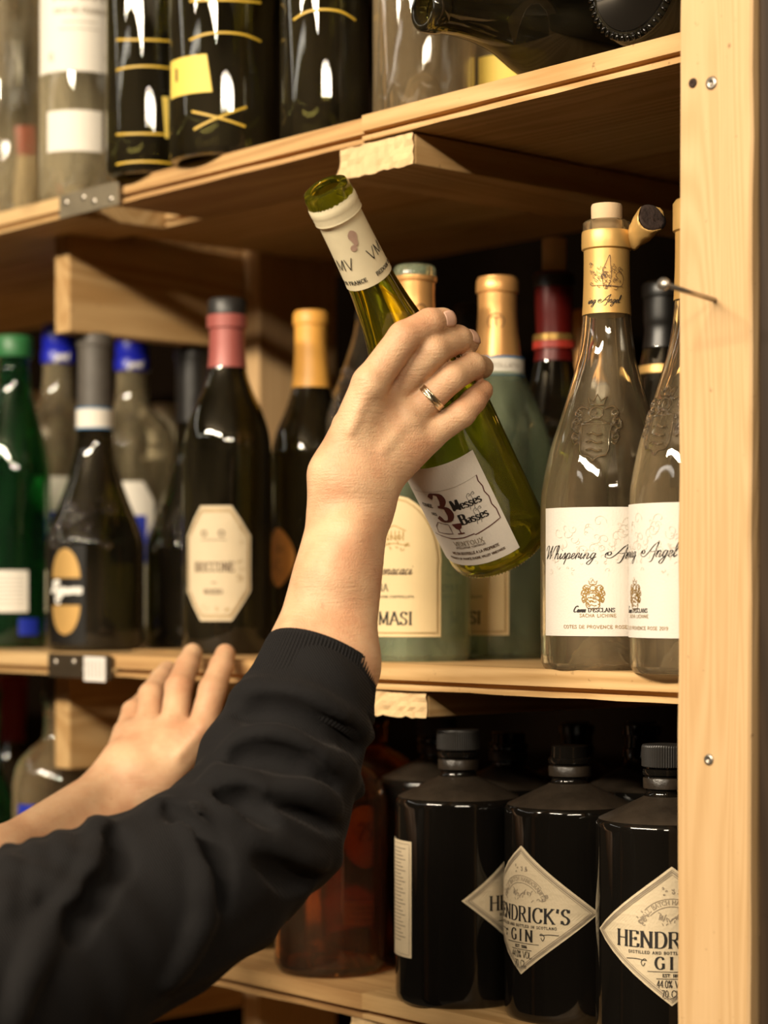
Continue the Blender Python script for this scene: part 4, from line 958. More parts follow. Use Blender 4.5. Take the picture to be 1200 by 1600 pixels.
b = top_bottle(352, 1.028, .0455, 'black-green bottle with yellow X mark and yellow sticker, standing over the shelf edge', 'dark')
marks(b, .0455, [arcm(.0905, .0035), arcm(.121, -.001), [(-.028, .034), (.016, .0215)], [(-.026, .0195), (.017, .037)]])
lb = label_patch('yellow_sticker', lambda q: on_cyl(.0455, -.74, 0, q), [.048, .062, .078], lambda z: (-.022, .0235 - (z - .048) * .15), M['yellow'], b, 14)
Ink().text('1', -.011, .06, .010, 'sans', thick=.3, thin=.2).build('sticker_mark', on_cyl(.0455, -.74, 0, .0009), M['brownink'], lb)
b = top_bottle(507, 1.050, .0345, 'dark bottle with two yellow rings where the two front boards of the upper shelf meet', 'dark')
marks(b, .0345, [arcm(.0935, .005, .026), [(-.026, .128), (.0, .130), (.026, .134)]])
b = top_bottle(662, 1.075, .0385, 'clear bottle with deep domed punt, under the mouth of the lying bottle', 'clear', punt=.045)
b = top_bottle(800, 1.150, .0340, 'clear bottle with ragged yellow label, behind the lying bottle', 'clear')
lb = label_patch('yellow_label', lambda q: on_cyl(.034, 0, 0, q), [.005, .03, .045, .062], lambda z: (-.028, .029 + .004 * math.sin(z * 400)), M['yellow'], b, 16)
Ink().text('80', -.006, .012, .013, 'sans', thick=.10, thin=.08, sp=.15).build('pencil_number', on_cyl(.034, 0, 0, .0009), M['grayink'], lb)

# two bottles lying down on the upper shelf
ly_o = wine_outer(.0385, .175, [(.0380, .192), (.0320, .212), (.0215, .236), (.0165, .255)], .0145, .300)
def lying(label, base, direction, gm):
    b = thing('wine_bottle', label, 'bottle', base, 0, 'bottles lying on the upper shelf')
    b.rotation_mode = 'QUATERNION'; b.rotation_quaternion = Vector(direction).to_track_quat('Z', 'Y')
    lathe('glass_body', full_profile(ly_o, .003, .025), M[gm], b, 72); return b
b = lying('dark green bottle lying on its side, its open mouth sticking out over the upper shelf', Vector((-.988, 1.235, TOP + .0396)), Vector((-.13, -.99, 0)).normalized(), 'dark')
b = lying('dark bottle lying with its knurled round base toward the room, next to the post', Vector((ratio(986) * .997, .997, TOP + .0398)), Vector((0, 1, 0)), 'dark')
V, Fc = [], []
kn = bmesh.new()
for k in range(46):
    a = 2 * PI * k / 46
    mtx = Matrix.Translation((.0345 * math.cos(a), .0345 * math.sin(a), .0000)) @ Matrix.Rotation(a, 4, 'Z') @ Matrix.Diagonal((1.5, .75, .9, 1))
    bmesh.ops.create_uvsphere(kn, u_segments=8, v_segments=5, radius=.0017, matrix=mtx)
me = bpy.data.meshes.new('knurled_rim'); kn.to_mesh(me); kn.free(); me.materials.append(M['black']); me.polygons.foreach_set('use_smooth', [True] * len(me.polygons))
link(bpy.data.objects.new('knurled_rim', me), b)
lathe('base_disc', [(0, .0062), (.020, .0030), (.0285, .0003), (.030, -.0002), (.0315, .0010)], M['black'], b, 56)

# ------------------------------------------------------------------ the lifted bottle
hb_dir_c = np.array([-.405, -.511, .758]); hb_dir_c /= np.linalg.norm(hb_dir_c)       # right, forward, up
hb_base_c = np.array([(783 - 600) / F * 1.447, 1.447, (930 - 855) / F * 1.447])
hb_o = [(.029, 0), (.0335, .0012), (.0358, .006)] + smooth_outer([(.0360, .015), (.0360, .06), (.0360, .112), (.0343, .128), (.0302, .146), (.0247, .164), (.0198, .184), (.0168, .204), (.0150, .222), (.0141, .245), (.0138, .262), (.0138, .274)], 6) + [(.0148, .2745), (.0152, .277), (.0152, .2845), (.0142, .2878)]
HB = thing('wine_bottle', 'olive green wine bottle lifted and tilted in the raised hand, cream foil neck, no cork', 'bottle', cw(*hb_base_c), 0)
axw = (RT * hb_dir_c[0] + FW * hb_dir_c[1] + Vector((0, 0, hb_dir_c[2]))).normalized()
tocam = (CAM - (Vector(cw(*hb_base_c)) + axw * .08)).normalized()
ex = (tocam - axw * tocam.dot(axw)).normalized(); ey = axw.cross(ex)
HB.rotation_mode = 'QUATERNION'
HB.rotation_quaternion = Matrix((ex, ey, axw)).transposed().to_quaternion()
lathe('glass_body', full_profile(hb_o, .0028, .025), M['olive'], HB, 96)
zs_ = [p[1] for p in hb_o]; rs_ = [p[0] for p in hb_o]
Rz = lambda z: float(np.interp(z, zs_, rs_))
cp = lathe('foil_capsule', [(Rz(.2215) + .0003, .2215)] + [(Rz(z) + .0006, z) for z in lin(.2217, .2660, 14)] + [(.0152, .2672), (.0158, .2680), (.0155, .2695), (.0158, .2708), (.0155, .2722), (.0159, .2735), (.0159, .2780), (.0154, .2790)], M['capsule'], HB, 72)
# ragged cut edge of the foil
V, Fc = [], []; r = random.Random(2)
for k in range(120):
    a = 2 * PI * k / 120; h = r.uniform(0, .0009)
    V += [(.0157 * math.cos(a), .0157 * math.sin(a), .2786), (.0155 * math.cos(a), .0155 * math.sin(a), .2793 + h)]
for k in range(120): a = 2 * k; b_ = (2 * k + 2) % 240; Fc.append((a, b_, b_ + 1, a + 1))
mesh_obj('torn_edge', V, Fc, M['capsule'], cp, False)
mpn = on_profile([(r_ + .0003, z) for r_, z in hb_o], 0, 0, .0007)
Ink().text('MV', -.0125, .2365, .0078, 'sans', thick=.08, thin=.045, slant=.12, sp=.02).text('VM', .0125, .2365, .0078, 'sans', thick=.08, thin=.045, slant=-.05, sp=.02)\
     .text('EN FRANCE', -.0115, .2262, .0025, 'serif', thick=.24, thin=.12, sp=.14).text('BEDOIN 84', .0140, .2262, .0025, 'serif', thick=.24, thin=.12, sp=.14).build('capsule_lettering', mpn, M['ink'], cp)
i = Ink().fill([(.002 + .0026 * math.cos(t) * (1 + .3 * math.sin(3 * t)), .2555 + .0055 * math.sin(t)) for t in lin(0, 2 * PI, 16)]); i.fill([(-.0005 + .0022 * math.cos(t), .2495 + .0022 * math.sin(t)) for t in lin(0, 2 * PI, 10)])
i.build('wine_stain', mpn, M['stain'], cp)
aL = -.61
lb = label_patch('front_label', lambda q: on_cyl(.0360, aL, 0, q), [.0145, .05, .0965], lambda z: (-.034, .0330), M['paper'], HB, 36)
mp = on_cyl(.0360, aL, 0, .0009)
Ink().text('3', -.0045, .0530, .0225, 'serif', thick=.22, thin=.06, xs=1.0).build('large_numeral', mp, M['redink'], lb)
i = Ink()
i.text('M', .0068, .0605, .0078, 'serif', thick=.24, thin=.09, sp=0, xs=.72)
bl = {'e': '~.06,.32 .4,.38 .34,.6 .14,.62 .08,.3 .2,.02 .42,.12', 's': '~.38,.52 .2,.64 .08,.46 .36,.2 .24,.0 .04,.08', 'a': '~.1,.56 .3,.6 .36,.4 .36,.02|~.36,.34 .12,.3 .1,.04 .36,.1'}
def black(i, word, x, z, h):
    for c in word:
        for q in bl[c].split('|'):
            i.q.append(([(x + a * h, z + b_ * h) for a, b_ in catmull([tuple(map(float, t.split(','))) for t in q.lstrip('~').split()], 4)], .2 * h, .07 * h))
        x += .44 * h
black(i, 'esses', .0098, .0605, .0066)
i.text('B', .0072, .0485, .0078, 'serif', thick=.24, thin=.09, sp=0, xs=.85); black(i, 'asses', .0098, .0485, .0066)
for zz in (.0620, .0500):
    for k in (0, 1):
        x = .0150 + .0030 * k
        i.line([(x, zz - .004), (x + .0015, zz + .001), (x + .0012, zz + .006), (x + .003, zz + .0080), (x + .0036, zz + .0064), (x + .0024, zz + .0060)], .00028, smooth=True)
i.text('CUVEE', -.0155, .0640, .0030, 'serif', thick=.2, thin=.08, xs=.8).text('DES', -.0125, .0575, .0022, 'serif', thick=.2, thin=.08)
i.build('blackletter_title', mp, M['ink'], lb)
i = Ink().fill([(-.0020, .0500), (.0055, .0500), (.0038, .0462), (.0022, .0452), (.0012, .0452), (-.0003, .0462)])
i.line([(.0017, .0454), (.0017, .0420)], .0009).line([(-.0008, .0418), (.0042, .0418)], .0009).line([(-.018, .042), (-.017, .0475), (-.013, .0515), (-.0045, .0500), (-.0045, .0420), (-.018, .042)], .0005)
i.line([(-.024, .0395), (-.014, .0390), (-.008, .0380), (.002, .0382), (.010, .0395), (.0105, .0385), (.020, .0405), (.0300, .0425), (.0302, .050), (.0288, .055), (.0294, .061), (.0280, .066), (.0286, .070), (.0274, .075), (.0280, .0795)], .0007)
i.build('torn_frame', mp, M['redink'], lb)
Ink().line([(-.024, .0770), (-.004, .0775), (.012, .078), (.0280, .0795)], .00022).build('thin_frame', mp, M['grayink'], lb)
Ink().text('VENTOUX', .003, .0315, .0036, 'serif', thick=.18, thin=.08, sp=.10).build('region_name', mp, M['grayink'], lb)
Ink().text('APPELLATION CONTROLEE', .003, .0292, .0013, 'sans', thick=.2, thin=.15, sp=.1).text('MIS EN BOUTEILLE A LA PROPRIETE', .004, .0240, .0021, 'sans', thick=.2, thin=.13, sp=.02, xs=.8).text('PRODUCT OF FRANCE RHONE VALLEY VINEYARDS', .003, .0196, .0018, 'sans', thick=.2, thin=.13, sp=.02, xs=.8).build('bottling_lines', mp, M['brownink'], lb)
# grip knurls round the base edge
i = Ink()
for k in range(90):
    s = (-PI + 2 * PI * k / 90) * .0345; i.line([(s, -.0009), (s + .0003, .0009)], .0011)
emboss('base_knurls', i, on_profile([(.0315, -.001), (.0335, .0012), (.0350, .003)], 0, .0016, .0001), M['olive'], HB, .0006)

# ------------------------------------------------------------------ the person: smooth bodies grown from tapered limbs
def cp3(px, py, d): return np.array([(px - 600) / F * d, d, (930 - py) / F * d])
def sdf_mesh(prims, cell, disp=None):
    """prims: (a, b, ra, rb, k[, sub]) tapered capsules blended with radius k. Surface nets on a grid. Camera-frame metres."""
    lo = np.min([np.minimum(p[0] - p[2], p[1] - p[3]) for p in prims], axis=0) - 3 * cell - .004
    hi = np.max([np.maximum(p[0] + p[2], p[1] + p[3]) for p in prims], axis=0) + 3 * cell + .004
    n = np.ceil((hi - lo) / cell).astype(int) + 1
    Fd = np.full(n, .05, np.float32)
    for p in prims:
        a, b, ra, rb, k = p[:5]; sub = len(p) > 5 and p[5]
        m = max(ra, rb) + 2.0 * k + 4 * cell + .004
        i0 = np.maximum(0, ((np.minimum(a, b) - m - lo) / cell).astype(int)); i1 = np.minimum(n, ((np.maximum(a, b) + m - lo) / cell).astype(int) + 2)
        sl = tuple(slice(x, y) for x, y in zip(i0, i1))
        X = [(lo[q] + cell * np.arange(i0[q], i1[q])).astype(np.float32) for q in range(3)]
        ab = b - a; L2 = max(1e-12, float(ab @ ab))
        dx = X[0][:, None, None] - a[0]; dy = X[1][None, :, None] - a[1]; dz = X[2][None, None, :] - a[2]
        t = np.clip((dx * ab[0] + dy * ab[1] + dz * ab[2]) / L2, 0, 1)
        dd = np.sqrt((dx - t * ab[0]) ** 2 + (dy - t * ab[1]) ** 2 + (dz - t * ab[2]) ** 2) - (ra + (rb - ra) * t)
        cur = Fd[sl]
        if sub:
            h = np.maximum(k - np.abs(cur + dd), 0) / k; Fd[sl] = np.maximum(cur, -dd) + h * h * k * .25
        else:
            h = np.maximum(k - np.abs(cur - dd), 0) / k; Fd[sl] = np.minimum(cur, dd) - h * h * k * .25
    if disp is not None:
        X = [lo[q] + cell * np.arange(n[q]) for q in range(3)]
        near = np.argwhere(np.abs(Fd) < .02)
        pts = lo + near * cell
        Fd[near[:, 0], near[:, 1], near[:, 2]] -= disp(pts).astype(np.float32)
    S = Fd < 0
    # cells with a sign change
    c = [S[x:n[0] - 1 + x, y:n[1] - 1 + y, z:n[2] - 1 + z] for x in (0, 1) for y in (0, 1) for z in (0, 1)]
    sm = sum(q.astype(np.int8) for q in c); act = (sm > 0) & (sm < 8)
    idx = -np.ones(act.shape, np.int64); cells = np.argwhere(act); idx[act] = np.arange(len(cells))
    acc = np.zeros((len(cells), 3)); cnt = np.zeros(len(cells))
    corners = [(x, y, z) for x in (0, 1) for y in (0, 1) for z in (0, 1)]
    val = {q: Fd[cells[:, 0] + q[0], cells[:, 1] + q[1], cells[:, 2] + q[2]] for q in corners}
    for q in corners:
        for ax in range(3):
            if q[ax]: continue
            q2 = tuple(1 if i == ax else q[i] for i in range(3)); v0, v1 = val[q], val[q2]
            cr = (v0 < 0) != (v1 < 0); t = np.where(cr, v0 / np.where(cr, v0 - v1, 1), 0)
            pos = np.array(q, float)[None, :].repeat(len(cells), 0); pos[:, ax] += t
            acc += pos * cr[:, None]; cnt += cr
    V = lo + (cells + acc / cnt[:, None]) * cell
    quads = []
    for ax in range(3):
        o1, o2 = [(1, 2), (2, 0), (0, 1)][ax]
        sa = [slice(1, n[i] - 1) for i in range(3)]; sa[ax] = slice(0, n[ax] - 1); sb = list(sa); sb[ax] = slice(1, n[ax])
        A, B = S[tuple(sa)], S[tuple(sb)]; ch = np.argwhere(A != B); ch_in = A[tuple(ch.T)]
        base = ch.copy()
        for i in range(3):
            if i != ax: base[:, i] += 1
        def ci(d1, d2):
            q = base.copy(); q[:, o1] -= d1; q[:, o2] -= d2; return idx[q[:, 0], q[:, 1], q[:, 2]]
        Q = np.stack([ci(0, 0), ci(1, 0), ci(1, 1), ci(0, 1)], 1)
        Q[~ch_in] = Q[~ch_in][:, ::-1]; quads.append(Q)
    Q = np.concatenate(quads); Q = Q[(Q >= 0).all(1)]
    return V, Q
A2W = np.array([[RT.x, FW.x, 0], [RT.y, FW.y, 0], [0, 0, 1]])
def to_world(V): return V @ A2W.T + np.array(CAM)
def smooth_mesh(V, Q, it=2, lam=.5):
    for _ in range(it):
        acc = np.zeros_like(V); c = np.zeros(len(V))
        for a, b in ((0, 1), (1, 2), (2, 3), (3, 0)):
            for s, t in ((a, b), (b, a)):
                np.add.at(acc, Q[:, s], V[Q[:, t]]); np.add.at(c, Q[:, s], 1)
        V = V + lam * (acc / c[:, None] - V)
    return V
def np_mesh(name, parts, mat, parent, origin):
    me = bpy.data.meshes.new(name); V = np.concatenate([p[0] for p in parts]) - origin; off = 0; Qs = []
    for p in parts: Qs.append(p[1] + off); off += len(p[0])
    Q = np.concatenate(Qs)
    me.vertices.add(len(V)); me.vertices.foreach_set('co', V.astype(np.float32).ravel())
    me.loops.add(Q.size); me.loops.foreach_set('vertex_index', Q.astype(np.int32).ravel())
    me.polygons.add(len(Q)); me.polygons.foreach_set('loop_start', np.arange(0, Q.size, 4, dtype=np.int32))
    me.polygons.foreach_set('loop_total', np.full(len(Q), 4, np.int32))
    me.polygons.foreach_set('use_smooth', np.ones(len(Q), bool)); me.materials.append(mat); me.update(calc_edges=True); me.validate()
    return link(bpy.data.objects.new(name, me), parent)

# --- skin material
def skin_mat():
    m, nt, b = newmat('skin'); N, L = nt.nodes, nt.links
    setc(b, (0.62, 0.36, 0.22), 0.50, 0, 0.35)
    b.inputs['Subsurface Weight'].default_value = 0.12; b.inputs['Subsurface Radius'].default_value = (.012, .004, .002); b.inputs['Subsurface Scale'].default_value = .5
    tc = N.new('ShaderNodeTexCoord')
    n1 = N.new('ShaderNodeTexNoise'); n1.inputs['Scale'].default_value = 38; n1.inputs['Detail'].default_value = 6; L.new(tc.outputs['Object'], n1.inputs['Vector'])
    cr = N.new('ShaderNodeValToRGB'); cr.color_ramp.elements[0].position = .34; cr.color_ramp.elements[0].color = (0.575, 0.305, 0.17, 1)
    cr.color_ramp.elements[1].position = .66; cr.color_ramp.elements[1].color = (0.685, 0.445, 0.265, 1); L.new(n1.outputs['Fac'], cr.inputs[0])
    n2 = N.new('ShaderNodeTexNoise'); n2.inputs['Scale'].default_value = 170; n2.inputs['Detail'].default_value = 2; L.new(tc.outputs['Object'], n2.inputs['Vector'])
    fr = N.new('ShaderNodeValToRGB'); fr.color_ramp.elements[0].position = .66; fr.color_ramp.elements[0].color = (0, 0, 0, 1); fr.color_ramp.elements[1].position = .80; fr.color_ramp.elements[1].color = (.35, .35, .35, 1)
    L.new(n2.outputs['Fac'], fr.inputs[0])
    mx = N.new('ShaderNodeMix'); mx.data_type = 'RGBA'; mx.inputs[7].default_value = (.33, .15, .08, 1); L.new(fr.outputs[0], mx.inputs[0]); L.new(cr.outputs[0], mx.inputs[6])
    L.new(mx.outputs[2], b.inputs['Base Color'])
    # fine skin relief: creases that run across the arm, plus pores
    mp = N.new('ShaderNodeMapping'); mp.inputs['Scale'].default_value = (90, 90, 520); L.new(tc.outputs['Object'], mp.inputs['Vector'])
    n3 = N.new('ShaderNodeTexNoise'); n3.inputs['Scale'].default_value = 1.0; n3.inputs['Detail'].default_value = 5; n3.inputs['Distortion'].default_value = .5; L.new(mp.outputs[0], n3.inputs['Vector'])
    n4 = N.new('ShaderNodeTexVoronoi'); n4.inputs['Scale'].default_value = 900; L.new(tc.outputs['Object'], n4.inputs['Vector'])
    ad = N.new('ShaderNodeMath'); ad.operation = 'MULTIPLY_ADD'; ad.inputs[1].default_value = .35; L.new(n4.outputs['Distance'], ad.inputs[0]); L.new(n3.outputs['Fac'], ad.inputs[2])
    bp = N.new('ShaderNodeBump'); bp.inputs['Strength'].default_value = .55; bp.inputs['Distance'].default_value = .0009; L.new(ad.outputs[0], bp.inputs['Height']); L.new(bp.outputs[0], b.inputs['Normal'])
    return m
M['skin'] = skin_mat()
M['nail'] = plain('fingernail', (0.72, 0.44, 0.32), 0.3, spec=.5)
def knit(name, c):
    m, nt, b = newmat(name); N, L = nt.nodes, nt.links
    setc(b, c, 0.85, 0, 0.25); b.inputs['Sheen Weight'].default_value = .05; b.inputs['Sheen Roughness'].default_value = .4; b.inputs['Sheen Tint'].default_value = (.75, .65, .6, 1)
    tc = N.new('ShaderNodeTexCoord'); wv_ = N.new('ShaderNodeTexWave'); wv_.wave_type = 'BANDS'; wv_.bands_direction = 'DIAGONAL'
    wv_.inputs['Scale'].default_value = 290; wv_.inputs['Distortion'].default_value = 1.5; wv_.inputs['Detail'].default_value = 2
    L.new(tc.outputs['Object'], wv_.inputs['Vector'])
    n = N.new('ShaderNodeTexNoise'); n.inputs['Scale'].default_value = 500; L.new(tc.outputs['Object'], n.inputs['Vector'])
    ad = N.new('ShaderNodeMath'); ad.operation = 'ADD'; L.new(wv_.outputs['Fac'], ad.inputs[0]); L.new(n.outputs['Fac'], ad.inputs[1])
    bp = N.new('ShaderNodeBump'); bp.inputs['Strength'].default_value = .45; bp.inputs['Distance'].default_value = .0007; L.new(ad.outputs[0], bp.inputs['Height']); L.new(bp.outputs[0], b.inputs['Normal'])
    return m
M['knit'] = knit('black_sweatshirt', (0.0058, 0.0050, 0.0052))
M['rib'] = knit('black_ribbed_cuff', (0.0070, 0.0060, 0.0062))
M['trouser'] = plain('dark_trousers', (0.03, 0.03, 0.04), .8)
M['shoe'] = plain('dark_shoe', (0.02, 0.018, 0.016), .5)
M['hair'] = plain('dark_brown_hair', (0.05, 0.028, 0.015), .6, bump=1, scale=120)

# --- distance from a view ray to the lifted bottle, to lay the fingers on the glass
def bottle_dist(p):
    v = p - hb_base_c; t = float(v @ hb_dir_c); q = v - hb_dir_c * t
    return float(np.linalg.norm(q)), Rz(min(max(t, .01), .285))
def on_bottle(px, py, gap):
    best = None
    for d in np.arange(1.20, 1.50, .0005):
        dist, R = bottle_dist(cp3(px, py, d)); g = dist - R
        if g <= gap: return cp3(px, py, d)
        if best is None or g < best[0]: best = (g, d)
    return cp3(px, py, best[1])
def push_out(p, gap):
    """keep a joint at least gap away from the glass"""
    v = p - hb_base_c; t = float(v @ hb_dir_c); q = v - hb_dir_c * t; L_ = np.linalg.norm(q); R = Rz(min(max(t, .01), .285)) + gap
    return p if L_ >= R else p + q / L_ * (R - L_)
mm = .001
pr = []
def seg(a, b, ra, rb, k=5): pr.append((np.array(a), np.array(b), ra * mm, rb * mm, k * mm))
# knuckles and wrist of the right hand
W1, W2 = cp3(530, 790, 1.334), cp3(566, 786, 1.336)
K = {'i': cp3(578, 600, 1.322), 'm': on_bottle(604, 622, .0125), 'r': on_bottle(638, 653, .0125), 'p': on_bottle(669, 682, .0115)}
B = {'i': cp3(523, 742, 1.331), 'm': cp3(541, 752, 1.327), 'r': cp3(560, 758, 1.328), 'p': cp3(579, 762, 1.334)}
radm = {'i': (14.5, 11.5), 'm': (14.5, 11.5), 'r': (14, 11), 'p': (14, 10.5)}
for q in 'imrp': seg(B[q], K[q], *radm[q], k=9)
for a, b in (('i', 'm'), ('m', 'r'), ('r', 'p')):          # web between the metacarpals
    seg((B[a] + B[b]) / 2, (K[a] * .8 + K[b] * .8 + B[a] * .2 + B[b] * .2) / 2, 12.5, 10, 9)
seg(W1, B['i'], 17, 15, 10); seg(W2, B['p'], 17, 14.5, 10); seg((W1 + W2) / 2, (B['m'] + B['r']) / 2, 17.5, 15, 10)
seg(W1, cp3(484, 1030, 1.305), 17, 25, 12); seg(W2, cp3(524, 1040, 1.305), 17, 23.5, 12)
seg(cp3(484, 1030, 1.305), cp3(420, 1290, 1.272), 25, 28, 14); seg(cp3(527, 1040, 1.305), cp3(448, 1290, 1.272), 25, 26, 14)
seg(cp3(435, 1290, 1.272), cp3(240, 1412, 1.228), 34, 38, 16); seg(cp3(240, 1412, 1.228), cp3(-150, 1625, 1.14), 42, 52, 16)
seg(cp3(588, 792, 1.333), cp3(586, 806, 1.335), 9, 8, 8)     # ulnar head
seg(cp3(545, 842, 1.315), cp3(525, 900, 1.312), 14, 18, 14)
# faint tendons
for q, dx in (('i', 0), ('m', 0), ('r', 0)):
    a = B[q] * .55 + K[q] * .45 + np.array([0, -.0125, .001]); b = K[q] + np.array([0, -.0085, 0]); seg(a, b, 1.9, 3.2, 5)
    seg(K[q] + np.array([0, -.0045, .002]), K[q] + np.array([.001, -.0050, -.002]), 8.6, 8.2, 4)
# veins across the back of the hand
vn = [(560, 742), (585, 712), (606, 690), (622, 664)]; vd = 1.3175
for a_, b_ in zip(vn[:-1], vn[1:]): pass
# fingers: proximal, middle, tip joints laid on the glass
fr = {'i': (11.0, 10.2, 9.4, 8.4), 'm': (10.6, 9.9, 9.1, 8.2), 'r': (9.9, 9.2, 8.6, 7.6), 'p': (9.3, 8.7, 8.0, 7.0)}
def tip(px, py, J, dd, gap): p = cp3(px, py, J[1] + dd); return push_out(p, gap)
i1, i2 = push_out(on_bottle(631, 527, .0125), .0112), push_out(on_bottle(671, 505, .0108), .0096)
m1, m2 = push_out(on_bottle(676, 548, .0118), .0106), push_out(on_bottle(714, 530, .0100), .0092)
r1, r2 = push_out(on_bottle(706, 590, .0112), .0100), on_bottle(738, 572, .0092)
p1, p2 = on_bottle(722, 646, .0095), on_bottle(740, 626, .0086)
FJ = {'i': [K['i'], i1, i2, tip(692, 501, i2, .009, .0082)], 'm': [K['m'], m1, m2, tip(730, 534, m2, .010, .0080)],
      'r': [K['r'], r1, r2, tip(738, 580, r2, .017, .0076)], 'p': [K['p'], p1, p2, tip(728, 614, p2, .016, .0068)]}
for q in 'imrp':
    J, r_ = FJ[q], fr[q]
    for k in range(3): seg(J[k], J[k + 1], r_[k] if k else r_[0] + .3, r_[k + 1], 2.2 if k else 2.6)
# thumb, behind the glass
tc_ = [cp3(527, 742, 1.345), cp3(548, 668, 1.362), None, None]
tc_[1] = push_out(tc_[1], .013)
tc_[2] = push_out(cp3(588, 616, 1.398), .0105); tc_[3] = push_out(cp3(628, 575, 1.412), .0095)
seg(tc_[0], tc_[1], 14, 12, 8); seg(tc_[1], tc_[2], 11.5, 10, 4); seg(tc_[2], tc_[3], 10, 9, 3)
seg(B['i'], tc_[1] * .5 + K['i'] * .5, 12, 9, 9)
RH = sdf_mesh(pr, .00135)
RHv = smooth_mesh(RH[0], RH[1], 2)
# --- left hand and forearm
pr = []
LK = {'i': cp3(316, 1140, 1.598), 'm': cp3(273, 1132, 1.612), 'r': cp3(233, 1135, 1.625), 'p': cp3(198, 1146, 1.630)}
LB = {'i': cp3(246, 1226, 1.588), 'm': cp3(226, 1214, 1.585), 'r': cp3(206, 1203, 1.588), 'p': cp3(188, 1194, 1.597)}
for q, r0, r1 in (('i', 15, 12), ('m', 15, 12), ('r', 14.5, 11.5), ('p', 13.5, 11)): seg(LB[q], LK[q], r0, r1, 9)
for a, b in (('i', 'm'), ('m', 'r'), ('r', 'p')): seg((LB[a] + LB[b]) / 2, (LK[a] * .75 + LK[b] * .75 + LB[a] * .25 + LB[b] * .25) / 2, 13, 11, 9)
LJ = {
 'i': ([LK['i'], cp3(332, 1078, 1.612), cp3(346, 1042, 1.628), cp3(352, 1022, 1.638)], (11.5, 10.6, 9.4, 8.2)),
 'm': ([LK['m'], cp3(279, 1074, 1.632), cp3(293, 1040, 1.655), cp3(301, 1021, 1.668)], (11.5, 10.6, 9.4, 8.2)),
 'r': ([LK['r'], cp3(236, 1086, 1.648), cp3(252, 1062, 1.676), cp3(262, 1048, 1.694)], (11, 10, 9, 8)),
 'p': ([LK['p'], cp3(208, 1112, 1.658), cp3(226, 1096, 1.685), cp3(236, 1084, 1.702)], (9.8, 9, 8.2, 7.4)),
}
for q, (J, r_) in LJ.items():
    for k in range(3): seg(J[k], J[k + 1], r_[k], r_[k + 1], 2.6)
for q in 'imr':
    a = LB[q] * .5 + LK[q] * .5 + np.array([0, -.013, .002]); seg(a, LK[q] + np.array([0, -.0100, .001]), 1.6, 3.0, 6)
seg(cp3(243, 1244, 1.592), cp3(292, 1205, 1.610), 13, 11.5, 8); seg(cp3(292, 1205, 1.610), cp3(330, 1180, 1.650), 11, 9.5, 4); seg(cp3(330, 1180, 1.650), cp3(352, 1150, 1.672), 9.5, 8.5, 3)
wa_, wb_ = cp3(172, 1228, 1.590), cp3(206, 1262, 1.586)
seg(wa_, LB['p'], 17, 14, 10); seg(wb_, LB['i'], 17, 15, 10); seg((wa_ + wb_) / 2, (LB['m'] + LB['r']) / 2, 17.5, 15, 10)
seg(wa_, cp3(0, 1352, 1.50), 17, 24, 12); seg(wb_, cp3(38, 1396, 1.50), 17, 24, 12)
seg(cp3(0, 1352, 1.50), cp3(-200, 1500, 1.43), 24, 36, 14); seg(cp3(38, 1396, 1.50), cp3(-190, 1510, 1.43), 24, 36, 14)
sl_L = np.array([-.52, 1.27, -.20]); seg(cp3(-195, 1505, 1.43), sl_L, 38, 50, 14)
LH = sdf_mesh(pr, .0017); LHv = smooth_mesh(LH[0], LH[1], 2)
# --- head, neck and trunk under the clothes
sl_R = cp3(-150, 1625, 1.14); nb_ = (sl_R + sl_L) / 2 + np.array([.0, 0, .035]); pr = []
up = np.array([0, 0, 1.0]); across = (sl_R - sl_L); across[2] = 0; across /= np.linalg.norm(across)
front = np.array([-across[1], across[0], 0]); front *= -1 if front[1] < 0 else 1
hd = nb_ + up * .155 + front * .03
seg(sl_R, nb_, 50, 55, 30); seg(sl_L, nb_, 50, 55, 30)
seg(nb_ - up * .02, hd - up * .06, 55, 50, 20)
seg(hd + up * .02 - front * .01, hd + up * .02 + front * .015, 74, 72, 20); seg(hd - up * .05 + front * .045, hd - up * .06 + front * .05, 40, 30, 25)
seg(hd + up * .005 + front * .09, hd - up * .018 + front * .108, 6, 9, 8)     # nose
for s in (-1, 1):
    seg(hd + across * .076 * s + up * .015, hd + across * .080 * s - up * .02, 9, 7, 5)       # ears
    pr.append((hd + across * .030 * s + up * .012 + front * .098, hd + across * .030 * s + up * .012 + front * .10, .012, .012, .008, True))
    seg(hd + across * .030 * s + up * .012 + front * .078, hd + across * .030 * s + up * .012 + front * .079, 12, 12, 3)
seg(hd - up * .042 + front * .088 - across * .02, hd - up * .042 + front * .088 + across * .02, 5, 5, 5)
seg(nb_ - up * .06, nb_ - up * .30, 100, 92, 60)
HD = sdf_mesh(pr, .0055)
person = thing('person', 'person in a black sweatshirt lifting a bottle, other hand resting on the shelf edge', 'person', (0, 0, 0))
hipc = nb_ - up * .55; hipw = to_world(hipc[None])[0]
org = np.array([hipw[0], hipw[1], 0.0]); person.location = org
body = np_mesh('body', [(to_world(RHv), RH[1]), (to_world(LHv), LH[1]), (to_world(HD[0]), HD[1])], M['skin'], person, org)
# hair
pr = []; seg(hd + up * .045 - front * .028, hd + up * .048 - front * .005, 78, 76, 20); seg(hd - front * .035, hd - up * .06 - front * .045, 70, 52, 20)
HR = sdf_mesh(pr, .006); np_mesh('hair', [(to_world(HR[0]), HR[1])], M['hair'], person, org)

